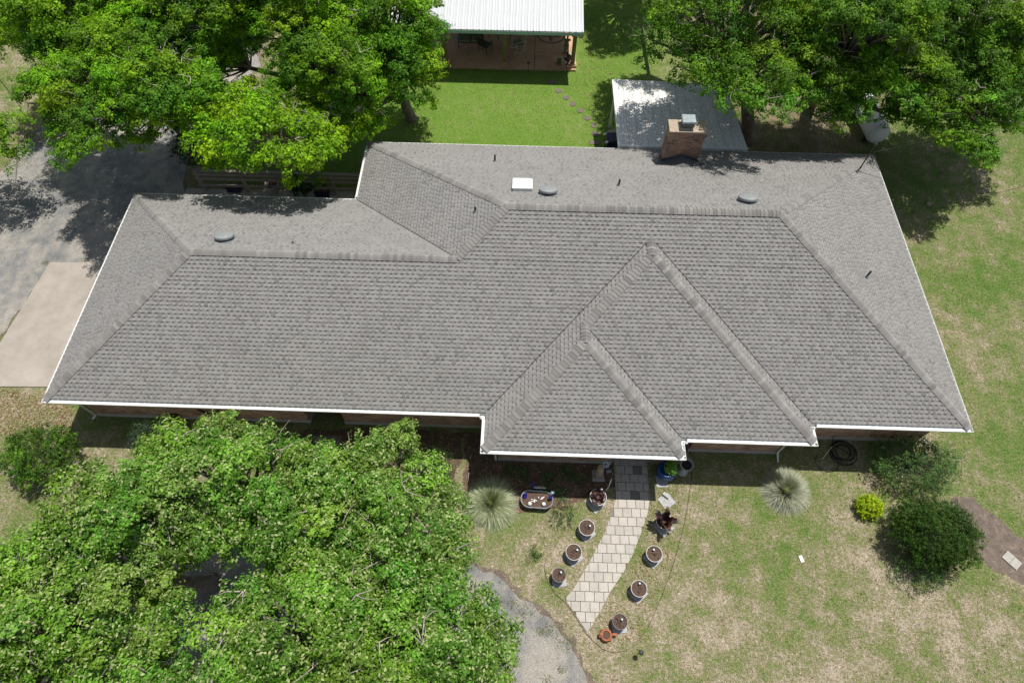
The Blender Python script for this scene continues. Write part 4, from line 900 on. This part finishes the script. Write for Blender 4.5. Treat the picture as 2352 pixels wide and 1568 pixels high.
# stone pagoda statue
slab(1374, 1092, .42, .02, 'square grey slab under the tan stone statue')
c = at(1374, 1089, .03); e = empty('stone_statue', (c.x, c.y, .035), .05, 'tan stacked stone garden statue on a grey slab by the walk', 'statue')
k = MB(); k.box((0, 0, .04), (.32, .32, .08)); k.build('plinth', M_STONE, e)
k = MB(); k.lathe([(.145, .08), (.155, .18), (.13, .30), (.085, .38), (.075, .46), (.12, .50), (.125, .60), (.10, .68), (.115, .76), (.10, .80), (.01, .81)], 24); k.build('figure', M_STONE, e, smooth='s')
c = at(1387, 1088, .02); k = MB(); k.box((0, 0, .03), (.18, .10, .06), rz=.1); c = at(1398, 1083, 0); tag(k.build('small_brick', M_TILE, None, (c.x, c.y, .004)), 'small grey brick lying beside the stone statue', 'brick')
c = at(1392, 1066, .62); e = empty('metal_flower', (c.x, c.y, 0), 0, 'pale blue metal daisy on a stake beside the statue', 'garden stake')
k = MB(); k.tube([(0, 0, 0), (0, 0, .60)], .008, 6); k.build('stem', M_IRON, e)
for i in range(9):
    t = 2 * math.pi * i / 9; u = Vector((math.cos(t), math.sin(t) * .94, -.34 * math.sin(t) * -1)); s = Vector((-math.sin(t), math.cos(t) * .94, .34 * math.cos(t))) * .030
    o_ = Vector((0, 0, .60)); k = MB(); a = [o_ + u * .03 - s * .4, o_ + u * .03 + s * .4, o_ + u * .11 + s, o_ + u * .145, o_ + u * .11 - s]; dn = Vector((0, .0, -.008))
    k.add(a + [x + dn for x in a], [(0, 1, 2, 3, 4), (9, 8, 7, 6, 5)] + [(j, j + 5, (j + 1) % 5 + 5, (j + 1) % 5) for j in range(5)]); k.build('petal', M_PETAL, e)
k = MB(); k.blob((0, 0, .61), (.038, .038, .02), 12, 6); k.build('flower_centre', M_RED, e)
# galvanised oval tub with glass bottles, balls and shells
c = at(1233, 1146, .3); e = empty('oval_tub', (c.x, c.y, 0), -.05, 'oval galvanised stock tub planted with soil and stones', 'tub')
def oval(r, z, L=.26, n=36):
    return [(math.cos(2 * math.pi * i / n) * r + (L if math.cos(2 * math.pi * i / n) > 0 else -L), math.sin(2 * math.pi * i / n) * r, z) for i in range(n)]
def rings(mb, rs, col=(1, 1, 1)):
    n = len(rs[0]); vs = sum(rs, []); mb.add(vs, [(j * n + i, j * n + (i + 1) % n, (j + 1) * n + (i + 1) % n, (j + 1) * n + i) for j in range(len(rs) - 1) for i in range(n)], col)
k = MB(); rings(k, [oval(.26, 0), oval(.275, .10), oval(.268, .11), oval(.285, .22), oval(.295, .30)]); k.build('tub_wall', M_GALV, e)
k = MB(); rings(k, [oval(.295, .285), oval(.315, .29), oval(.318, .305), oval(.300, .318), oval(.282, .31), oval(.275, .22)]); k.build('rim', M_GALV, e)
k = MB(); P_ = oval(.284, .245); k.add(P_, [tuple(range(len(P_)))]); k.build('soil', M_SOIL, e)
def at_tub(px, py, z=.25): return at(px, py, z)
for px, py, lab in ((1217, 1156, 'white wicker ball at the left inside the oval tub'), (1249, 1157, 'white wicker ball at the right inside the oval tub')):
    c = at_tub(px, py, .31); k = MB(); k.blob((0, 0, 0), (.072, .072, .068), 14, 10, .03); tag(k.build('wicker_ball', M_PLASTIC, None, (c.x, c.y, .315)), lab, 'ball', 'white balls in the oval tub')
for px, py, lab, n in ((1226, 1150, 'cluster of broken white shells beside the left ball in the tub', 8), (1243, 1144, 'pale coral piece in the middle of the tub', 6)):
    c = at_tub(px, py, .26); k = MB()
    for _ in range(n): k.blob((random.uniform(-.09, .09), random.uniform(-.035, .05), random.uniform(0, .02)), (.045, .02, .018), 6, 4, .25, rz=random.uniform(0, 3))
    tag(k.build('shell_pile', M_PLASTIC, None, (c.x, c.y, .262)), lab, 'shells')
for px, py, lab, tall in ((1206, 1138, 'cobalt glass cluster at the left end of the tub', .16), (1264, 1143, 'cobalt glass cluster at the right end of the tub', .18), (1226, 1120, 'tall cobalt glass bottle figure behind the tub', .62)):
    c = at(px, py, .3 if tall < .5 else .1); k = MB()
    for j in range(12 if tall < .5 else 26):
        f = random.random(); k.blob((random.uniform(-.05, .05) + (-.07 * f if tall > .5 else 0), random.uniform(-.06, .06), .04 + tall * f), (.032, .032, .036), 7, 5)
    k.tube([(0, 0, -.05), (0, 0, tall)], .01, 5)
    tag(k.build('glass_cluster', M_GLASSB, None, (c.x, c.y, .22 if tall < .5 else .02), smooth='all'), lab, 'glass ornament', 'blue glass ornaments around the tub')
c = at(1240, 1118, .33); k = MB(); k.tube([(-.22, 0, 0), (-.1, .0, .03), (.12, 0, .02), (.22, -.02, 0)], [.03, .045, .045, .02], 8); k.blob((-.02, .0, .08), (.03, .03, .05), 8, 6); tag(k.build('driftwood', M_STONEG, None, (c.x, c.y - .02, .325)), 'grey driftwood piece laid on the back rim of the tub', 'driftwood')
c = at(1269, 1131, .4); k = MB()
for i in range(6):
    t = i * math.pi / 3; k.add([(0, 0, 0), (.03 * math.cos(t - .4), .03 * math.sin(t - .4), .01), (.09 * math.cos(t), .09 * math.sin(t), .03), (.03 * math.cos(t + .4), .03 * math.sin(t + .4), .01)], [(0, 1, 2, 3)])
k.tube([(0, 0, -.2), (0, 0, 0)], .006, 5); tag(k.build('pinwheel', M_PETAL, None, (c.x, c.y, .40)), 'pale blue pinwheel flower at the right end of the tub', 'garden stake')
# terracotta animal planter
c = at(1392, 1458, .15); e = empty('animal_planter', (c.x, c.y, 0), 0, 'terracotta animal shaped planter at the foot of the bed', 'plant pot')
k = MB(); k.lathe([(.13, 0), (.18, .06), (.195, .14), (.17, .20), (.145, .21), (.125, .19), (.13, .10), (.01, .09)], 26); k.build('bowl', M_TERRA, e, smooth='s')
k = MB(); k.blob((-.16, .02, .20), (.075, .065, .075), 12, 8); k.blob((-.20, -.04, .18), (.04, .035, .03), 8, 6); k.blob((-.17, .07, .26), (.02, .02, .03), 6, 5); k.blob((-.11, .07, .26), (.02, .02, .03), 6, 5); k.build('head', M_TERRA, e, smooth='all')
k = MB(); k.tube([(.16, 0, .12), (.24, .03, .18), (.32, .035, .20), (.37, .03, .19)], [.055, .045, .035, .015], 8); k.build('tail', M_TERRA, e, smooth='all')
for sx, sy in ((-.1, -.14), (.14, -.12), (-.1, .14), (.14, .12)):
    k = MB(); k.blob((sx, sy, .04), (.045, .055, .045), 8, 6); k.build('foot', M_TERRA, e, smooth='all')
k = MB(); k.lathe([(.135, .165), (.01, .175)], 16); k.build('soil', M_SOIL, e)
# leaning slab and brick by right planter
slab(1531, 1150, .46, .62, 'loose square slab lying near the tall burgundy planter', group=None)
c = at(1530, 1137, .08); k = MB(); k.box((0, 0, .05), (.26, .12, .09), rz=-.65); tag(k.build('small_brick', M_TILE, None, (c.x, c.y, .035)), 'grey brick lying on the loose slab right of the walk', 'brick')
# two slabs on the dirt path
c = at(2324, 1286, .03); u_ = (at(2345, 1289) - at(2320, 1267)).normalized(); an = math.atan2(u_.y, u_.x)
for sg, lab in ((-1, 'left of two adjoining slabs on the bare dirt path'), (1, 'right of two adjoining slabs on the bare dirt path')):
    k = MB(); k.box((0, 0, .02), (.262, .36, .04), col=(1.0, .93, .84)); o = k.build('stepping_slab', M_TILE, None, (c.x + u_.x * .136 * sg, c.y + u_.y * .136 * sg, .005)); o.rotation_euler[2] = an; tag(o, lab, 'slab', 'two slabs on the dirt path')
# stepping stones in the back lawn
for i, (px, py) in enumerate(((1268, 189), (1283, 209), (1300, 225), (1316, 240), (1333, 255), (1349, 272), (1364, 289), (1368, 308), (1366, 328))):
    c = at(px, py, 0); k = MB(); r = .17 if 0 < i < 7 else .2
    if 0 < i < 8: k.lathe([(r, 0), (r, .02), (.01, .024)], 14, wob=.03, col=(.42, .33, .29))
    else: k.box((0, 0, .012), (.50, .28, .024), col=(.45, .35, .30))
    o = k.build('stepping_stone', M_TILE, None, (c.x, c.y, .006))
    lb = ['flat brown slab at the pavilion end of the stepping stones'] + ['round brown stepping stone, number %s counting from the pavilion' % w for w in ('two', 'three', 'four', 'five', 'six', 'seven', 'eight')] + ['flat brown slab at the house end of the stepping stones']
    lb = ['flat brown slab at the pavilion end of the stepping stones', 'round stepping stone next to the slab at the pavilion end', 'second round stepping stone from the pavilion', 'third round stepping stone from the pavilion', 'middle round stepping stone of the line', 'third round stepping stone from the house end', 'second round stepping stone from the house end', 'round stepping stone next to the slab at the house end', 'flat brown slab at the house end of the stepping stones']
    tag(o, lb[i], 'stepping stone', 'stepping stones across the back lawn')
# bed edging
ED = [(1592, 1062), (1590, 1090), (1583, 1140), (1573, 1200), (1560, 1250), (1547, 1295), (1522, 1365), (1490, 1438), (1462, 1478), (1438, 1493), (1410, 1498), (1385, 1490), (1362, 1470), (1345, 1452), (1322, 1415), (1299, 1382), (1275, 1362), (1258, 1335), (1250, 1305), (1254, 1285), (1270, 1262), (1288, 1230), (1308, 1196), (1328, 1165), (1352, 1130), (1372, 1100)]
EP = [at(x, y, .05) for x, y in ED]; k = MB(); S2 = []
for a, b in zip(EP[:-1], EP[1:]):
    for j in range(3): S2.append(a.lerp(b, j / 3))
S2.append(EP[-1]); w = .004
for a, b in zip(S2[:-1], S2[1:]):
    d = (b - a); n_ = Vector((-d.y, d.x, 0)).normalized() * .004
    k.add([Vector((*(a - n_).xy, -.02)), Vector((*(b - n_).xy, -.02)), Vector((*(b + n_).xy, -.02)), Vector((*(a + n_).xy, -.02)), Vector((*(a - n_).xy, .035)), Vector((*(b - n_).xy, .035)), Vector((*(b + n_).xy, .035)), Vector((*(a + n_).xy, .035))], [(4, 5, 6, 7), (0, 1, 5, 4), (2, 3, 7, 6)])
tag(k.build('bed_edging', plain('rusted edging', (.10, .065, .045), .8, .3, 5)), 'thin dark steel edging curving round the potted front bed', 'edging')
# hose, cap, card, sticks, lamps
c = at(1935, 1040, .03); k = MB(); pts = []
for i in range(220):
    t = i * .17; r = .40 + .11 * math.sin(i * .021 + 1) + .03 * math.sin(i * .3); pts.append((r * math.cos(t) + .04 * math.sin(i * .03), r * .9 * math.sin(t), .025 + i * .0006))
pts += [(-.35, .3, .1), (-.3, .55, .2), (-.1, .62, .45)]
k.tube(pts, .014, 6); tag(k.build('garden_hose', M_BLACK, None, (c.x, c.y, 0), smooth='all'), 'thick black garden hose coiled on the ground by the wall', 'hose')
c = at(1905, 1062, 0); k = MB(); k.tube([(.42 * math.cos(t) - .1, .36 * math.sin(t), .02) for t in np.linspace(2.3, 7.0, 26)], .011, 6)
tag(k.build('hose_loop', M_BLACK, None, (c.x, c.y, 0), smooth='all'), 'single thin black loop of tubing next to the coiled hose', 'tubing')
a, b = at(1888, 1055, .05), at(1911, 1025, .4); k = MB(); k.tube([a, b], .010, 5); tag(k.build('white_stick', M_PLASTIC), 'thin white stake leaning beside the coiled hose', 'stake')
for (x0_, y0_, x1_, y1_, lab) in ((1139, 1107, 1142, 1085, 'thin white stake in the shaded bed left of the projecting wall'), (1145, 1054, 1146, 1047, 'short white stake close to the wall in the shaded bed')):
    a, b = at(x0_ - 65, y0_, .03), at(x1_ - 65, y1_, .35); k = MB(); k.tube([a, b], .010, 5); tag(k.build('white_stick', M_PLASTIC), lab, 'stake')
c = at(2031, 1026, .1); k = MB(); k.lathe([(.07, 0), (.07, .16), (.085, .17), (.08, .20), (.01, .215)], 18); tag(k.build('pipe_cap', M_PLASTIC, None, (c.x, c.y, 0), smooth='s'), 'round white cleanout cap on the shaded grass', 'pipe cap')
c = at(2078, 1014, .1); k = MB(); k.blob((0, 0, .08), (.17, .12, .10), 10, 7, .12); tag(k.build('grey_rock', M_STONEG, None, (c.x, c.y, 0)), 'grey rock at the right end of the front wall', 'rock')
c = at(1840, 1283, 0); k = MB(); k.box((0, 0, .012), (.12, .22, .016), rz=.25); tag(k.build('white_card', M_PLASTIC, None, (c.x, c.y, .02)), 'small white card dropped on the right lawn', 'card')
e = path_light(1466, 1500, 'short stake light in the grass below the bed edging', .5)
c = at(1282, 1226 + 0, .02)
for px, py, s, lab in ((1253, 1250, .06, 'small pale stone outside the left bed edging'), (2133, 470, .13, 'pale rock on the side lawn under the tree shadow'), (1393, 1438, .03, 'tiny pale pebble near the walk end'), (2352 - 35, 285, .1, 'pale rock under the far right oak')):
    c = at(px, py, 0); k = MB(); k.blob((0, 0, s * .3), (s, s * .8, s * .55), 9, 6, .15); tag(k.build('small_rock', M_STONE, None, (c.x, c.y, 0)), lab, 'rock')
# furniture beside the front left wall
c = at(536, 968, .4); e = empty('wooden_stool', (c.x, c.y, 0), .2, 'orange wooden stool with a blue seat against the front wall', 'stool')
k = MB(); k.lathe([(.19, .55), (.20, .57), (.19, .60), (.01, .605)], 18); k.build('seat', M_NAVY, e)
for t in (0.5, 2.1, 3.7, 5.2):
    k = MB(); k.tube([(.12 * math.cos(t), .12 * math.sin(t), .56), (.24 * math.cos(t), .24 * math.sin(t), 0)], .025, 6); k.build('leg', M_TERRA, e)
c = at(398, 955, .4); e = empty('wooden_rack', (c.x, c.y, 0), -.4, 'dark wooden hose rack beside the front left wall', 'rack')
k = MB(); k.box((0, 0, .42), (.5, .24, .04)); k.build('shelf', M_DOOR, e); k = MB()
for s in (-1, 1): k.tube([(s * .22, -.1, 0), (s * .16, .05, .42)], .02, 5); k.tube([(s * .22, .14, 0), (s * .16, .0, .42)], .02, 5)
k.build('leg_frame', M_TERRA, e)
c = Vector((5.0, .58, 1.2)); k = MB()
for j in range(4): k.tube([(c.x + (.32 + .03 * j) * math.cos(t), .56 - .015 * j, 1.1 + (.28 + .02 * j) * math.sin(t)) for t in np.linspace(0, 6.28, 25)], .012, 6)
tag(k.build('wall_hose', M_BLACK), 'dark hose coiled on the front wall under the left eave', 'hose')
c = at(770, 955, .3); e = empty('dark_planter', (c.x, 1.1, .02), 0, 'dark round planter in the left entry recess', 'plant pot'); k = MB(); k.lathe([(.16, 0), (.24, .36), (.20, .36), (.17, .1)], 20); k.build('pot_body', M_IRON, e); k = MB(); k.lathe([(.205, .3), (.01, .31)], 14); k.build('soil', M_SOIL, e)

# ------------------------------------------------------------------ rail fence and planters behind the garage
FY = 12.10
f = empty('rail_fence', (1.2, FY, 0), 0, 'weathered wooden rail fence behind the garage wing', 'fence')
for x in (0.05, 2.05, 4.1, 6.2, 7.9):
    k = MB(); k.box((x, .06, .62), (.11, .11, 1.24)); k.build('post', M_WOODG, f)
for z, d in ((1.29, (8.0, .16, .04)), (.85, (8.0, .04, .14)), (.42, (8.0, .04, .14)), (1.12, (8.0, .04, .14))):
    k = MB(); k.box((3.95, -.02 if z < 1.2 else .05, z), d); k.build('rail', M_WOODG, f)
for px, py, kind, lab in ((535, 428, 'box', 'navy blue planter box at the left of the fence walk'), (738, 438, 'box', 'navy blue planter box at the right of the fence walk'), (625, 428, 'round', 'round grey pot with a bare shrub on the fence walk')):
    c = at(px, py, .3)
    e = empty('planter', (c.x, max(c.y, 10.2), 0), 0, lab, 'plant pot')
    k = MB()
    if kind == 'box': k.box((0, 0, .16), (.62, .26, .32), taper=1.08); k.build('pot_body', M_NAVY, e); k = MB(); k.box((0, 0, .328), (.58, .22, .012)); k.build('soil', M_SOIL, e)
    else: k.lathe([(.22, 0), (.30, .40), (.33, .42), (.33, .46), (.29, .46), (.24, .2)], 24); k.build('pot_body', M_TILE, e, smooth='s'); k = MB(); k.lathe([(.285, .40), (.01, .41)], 18); k.build('soil', M_SOIL, e); k = MB(); k.tube([(0, 0, .4), (.05, .05, .9), (.0, .2, 1.3)], [.02, .015, .005], 5); k.build('stem', M_TWIG, e)

# ------------------------------------------------------------------ propane tank, mast, bin, trailer
a, b = Vector((33.30, 18.75, .8)), Vector((33.50, 16.15, .8)); d = (b - a).normalized(); ang = math.atan2(d.y, d.x); mid = (a + b) / 2
e = empty('propane_tank', (mid.x, mid.y, 0), ang, 'white propane tank lying under the oak behind the right corner', 'tank')
k = MB(); prof = []; Lh = 1.10; r = .54
for i in range(9): t = math.pi / 2 * i / 8; prof.append((-Lh - r * .62 * math.cos(t), r * math.sin(t)))
prof += [(-p[0], p[1]) for p in prof[::-1]]
n = 32; vs = []; fs = []
for x, rr in prof:
    for j in range(n): t = 2 * math.pi * j / n; vs.append((x, rr * math.cos(t), .75 + rr * math.sin(t)))
for i in range(len(prof) - 1):
    for j in range(n): fs.append((i * n + j, i * n + (j + 1) % n, (i + 1) * n + (j + 1) % n, (i + 1) * n + j)[::-1])
k.add(vs, fs); k.build('tank_body', M_TANK, e, smooth='all')
for s in (-.8, .8): k = MB(); k.box((s, 0, .17), (.14, .75, .34)); k.build('leg', M_IRON, e)
k = MB(); k.lathe([(.14, 1.24), (.14, 1.40), (.12, 1.43), (.01, 1.44)], 18, c=(-.35, 0, 0)); k.build('valve_dome', M_TANK, e, smooth='s')
q = on_roof(1977, 384, 'N'); e = empty('service_mast', (q.x, q.y, q.z), 0, 'thin metal electrical mast rising at the back right roof corner', 'mast')
k = MB(); k.tube([(0, 0, -.6), (0, 0, 1.0)], .026, 10); k.build('pipe', M_IRON, e); k = MB(); k.lathe([(.05, 1.12), (.07, 1.17), (.06, 1.25), (.01, 1.29)], 12); k.build('weather_head', M_IRON, e)
k = MB(); k.tube([(.02, 0, .0), (.35, .4, -.35)], .012, 5); k.build('brace', M_GALV, e)
top = Vector((q.x, q.y, q.z + .75)); end = Vector((70, 24.5, 8.5)); k = MB(); pts = []
for i in range(41):
    t = i / 40; p = top.lerp(end, t); p.z -= 1.6 * 4 * t * (1 - t) * .8; pts.append(p)
k.tube(pts, .012, 5); 
for s in (-1, 1): k.tube([top, top + Vector((.15 * s + .12, .12, -.25)), top + Vector((.18 * s, .02, -.05)), Vector((q.x, q.y, q.z + 1.2))], .008, 5)
tag(k.build('power_line', M_BLACK, None, smooth='all'), 'thin power line running from the roof mast over the side lawn', 'cable')
c = at(1400, 315, .9); e = empty('blue_bin', (c.x + .15, c.y, 0), .1, 'dark blue bin with white handles half under the patio cover', 'bin')
k = MB(); k.box((0, 0, .45), (.55, .6, .9), taper=1.06); k.build('bin_body', M_NAVY, e)
for y in (-.3, .25): k = MB(); k.box((-.33, y, .88), (.14, .10, .06)); k.build('handle', M_PLASTIC, e)
c = at(498, 60, 1.2); e = empty('white_trailer', (c.x, c.y + 1.2, 0), .25, 'white camper trailer mostly hidden under the driveway oaks', 'trailer')
k = MB(); prof = [(-2.2, .5), (2.2, .5), (2.35, 1.0), (2.3, 1.9), (2.0, 2.35), (1.2, 2.5), (-1.4, 2.5), (-2.1, 2.3), (-2.35, 1.7), (-2.3, .9)]; n = len(prof)
k.add([(x, -1.05, z) for x, z in prof] + [(x, 1.05, z) for x, z in prof], [tuple(range(n)), tuple(range(n, 2 * n))[::-1]] + [(i, i + n, (i + 1) % n + n, (i + 1) % n) for i in range(n)]); k.build('trailer_body', M_TANK, e)
for sx in (-.4, .4):
    for sy in (-1.0, 1.0):
        k = MB(); k.tube([(sx, sy - .1, .34), (sx, sy + .1, .34)], .34, 20); w_ = k.build('wheel', M_BLACK, e)
        k = MB(); k.tube([(sx, sy - .11, .34), (sx, sy + .11, .34)], .18, 14); k.build('rim', M_GALV, w_)
k = MB(); k.box((0, -1.06, 1.6), (1.0, .03, .6)); k.build('window', M_GLASS, e)
a, b = at(50, 243, 0), at(8, 192, 1.6); a = Vector((-9.9, 17.5, 0)); b = Vector((-9.35, 17.3, 2.4)); b = at(8, 194, 2.2)
k = MB(); k.tube([a, b, b + (b - a) * 2.2], .018, 6); tag(k.build('guy_wire', M_IRON), 'dark guy wire rising from the lawn at the upper left', 'cable')

# ------------------------------------------------------------------ grass blades and leaf litter over the lawn
def inside(P, poly):
    x, y = P[:, 0], P[:, 1]; r = np.zeros(len(P), bool); n = len(poly)
    for i in range(n):
        (x0, y0), (x1, y1) = poly[i][:2], poly[(i + 1) % n][:2]
        if y0 == y1: continue
        c = ((y0 > y) != (y1 > y)) & (x < (x1 - x0) * (y - y0) / (y1 - y0) + x0); r ^= c
    return r
KEEP_OUT = [P_DRIVE, P_FRONT, P_PAD, P_PATH, P_DIRT, P_BED, P_BED2, P_STRIP, P_ENTRY, P_PORCH, WALL, [(9.3, 21.4), (19.0, 21.4), (19.1, 30), (9.3, 30)], [(20.4, 12.3), (25.8, 12.3), (25.6, 16.9), (20.4, 17)]]
cr = [tuple(at(x, y))[:2] for x, y in ((-60, -60), (2412, -60), (2412, 1630), (-60, 1630))]
def scatter(n, area, keepout, jit=0):
    lo = np.min(area, 0); hi = np.max(area, 0); P = RNG.uniform(lo, hi, (int(n * 1.0), 2)); m = inside(P, area)
    for k in keepout:
        Q = P + RNG.normal(0, jit, P.shape) if jit else P
        m &= ~inside(Q, k)
    return P[m]
P = scatter(620000, np.array(cr), KEEP_OUT, .06); n = len(P)
th = RNG.uniform(0, 2 * math.pi, n); ln = RNG.uniform(.04, .11, n); w = RNG.uniform(.010, .022, n); el = RNG.uniform(.5, 1.45, n)
b0 = np.stack([P[:, 0], P[:, 1], np.zeros(n)], 1); dr_ = np.stack([np.cos(th) * np.sin(el), np.sin(th) * np.sin(el), np.cos(el)], 1); sd = np.stack([-np.sin(th), np.cos(th), th * 0], 1)
V = np.empty((n, 3, 3)); V[:, 0] = b0 - sd * w[:, None] / 2; V[:, 1] = b0 + sd * w[:, None] / 2; V[:, 2] = b0 + dr_ * ln[:, None]; V[:, :, 2] += .003
g = RNG.uniform(.55, 1.55, n)[:, None] * np.array([1, 1, 1]); g[RNG.random(n) < .06] = (2.0, 1.7, 1.7)
go = np_mesh('grass', V.reshape(-1, 3), 3, g, M_GBLADE); tag(go, 'short patchy grass blades covering the lawn', 'grass', kind='stuff')
LIT = [(A([(0, 890), (170, 925), (170, 985), (60, 1010), (0, 1000)]), 2600), (P_BED, 2200), (P_BED2, 2500), (P_WOOD, 9000), (A([(430, 330), (830, 380), (820, 440), (430, 430)]), 2500), (A([(860, 100), (1010, 180), (1000, 320), (780, 330), (600, 200)]), 2500), (A([(1500, 1100), (1580, 1080), (1540, 1300), (1470, 1470), (1360, 1470), (1480, 1250)]), 1500), (np.array(cr), 9000), (A([(1340, 80), (1400, 80), (1430, 200), (1400, 320), (1340, 320)]), 900)]
Pl = np.concatenate([scatter(k, np.array([p[:2] for p in a]), [WALL, P_PATH, P_FRONT if k != 9000 else WALL]) for a, k in LIT]); n = len(Pl)
cc = np.array(((.42, .30, .17), (.33, .21, .12), (.52, .42, .28), (.24, .12, .07)))[RNG.integers(4, size=n)] * RNG.uniform(.7, 1.2, n)[:, None]
C0 = np.stack([Pl[:, 0], Pl[:, 1], RNG.uniform(.02, .05, n)], 1); L = RNG.uniform(.04, .085, n)
lo_ = leaves('leaf_litter', C0, np.array([0, 0, 1.0]) + unit(n) * .45, L, L * .5, cc, M_LITTER, None); tag(lo_, 'scattered dry tan leaves on soil and lawn', 'leaf litter', kind='stuff')
WD = [(1205, 1405, .18), (1195, 1440, .1), (1243, 1452, .12), (1300, 1475, .2), (1178, 1385, .12), (1270, 1440, .2), (1255, 1560, .1), (1290, 1540, .1), (120, 318, .35), (118, 352, .15), (108, 604, .15), (100, 640, .1), (75, 700, .12), (20, 770, .3), (40, 370, .4), (80, 320, .35)]
Q = []
for px, py, rr in WD:
    c = at(px, py, 0); m = int(1400 * rr * rr * 2.2) + 25; Q.append(np.stack([c.x + RNG.normal(0, rr, m), c.y + RNG.normal(0, rr * .7, m)], 1))
P = np.concatenate(Q); n = len(P); th = RNG.uniform(0, 2 * math.pi, n); ln = RNG.uniform(.04, .10, n); w = RNG.uniform(.010, .02, n); el = RNG.uniform(.4, 1.4, n)
b0 = np.stack([P[:, 0], P[:, 1], np.full(n, .006)], 1); dr_ = np.stack([np.cos(th) * np.sin(el), np.sin(th) * np.sin(el), np.cos(el)], 1); sd = np.stack([-np.sin(th), np.cos(th), th * 0], 1)
V = np.empty((n, 3, 3)); V[:, 0] = b0 - sd * w[:, None] / 2; V[:, 1] = b0 + sd * w[:, None] / 2; V[:, 2] = b0 + dr_ * ln[:, None]
tag(np_mesh('driveway_weeds', V.reshape(-1, 3), 3, np.array(((.16, .20, .05), (.11, .17, .03), (.28, .21, .10)))[RNG.integers(3, size=n)], M_BLADE), 'tufts of weed and dry grass in the cracks of the asphalt', 'weeds', kind='stuff')
print('objects', len(bpy.data.objects), 'polys', sum(len(m.polygons) for m in bpy.data.meshes))
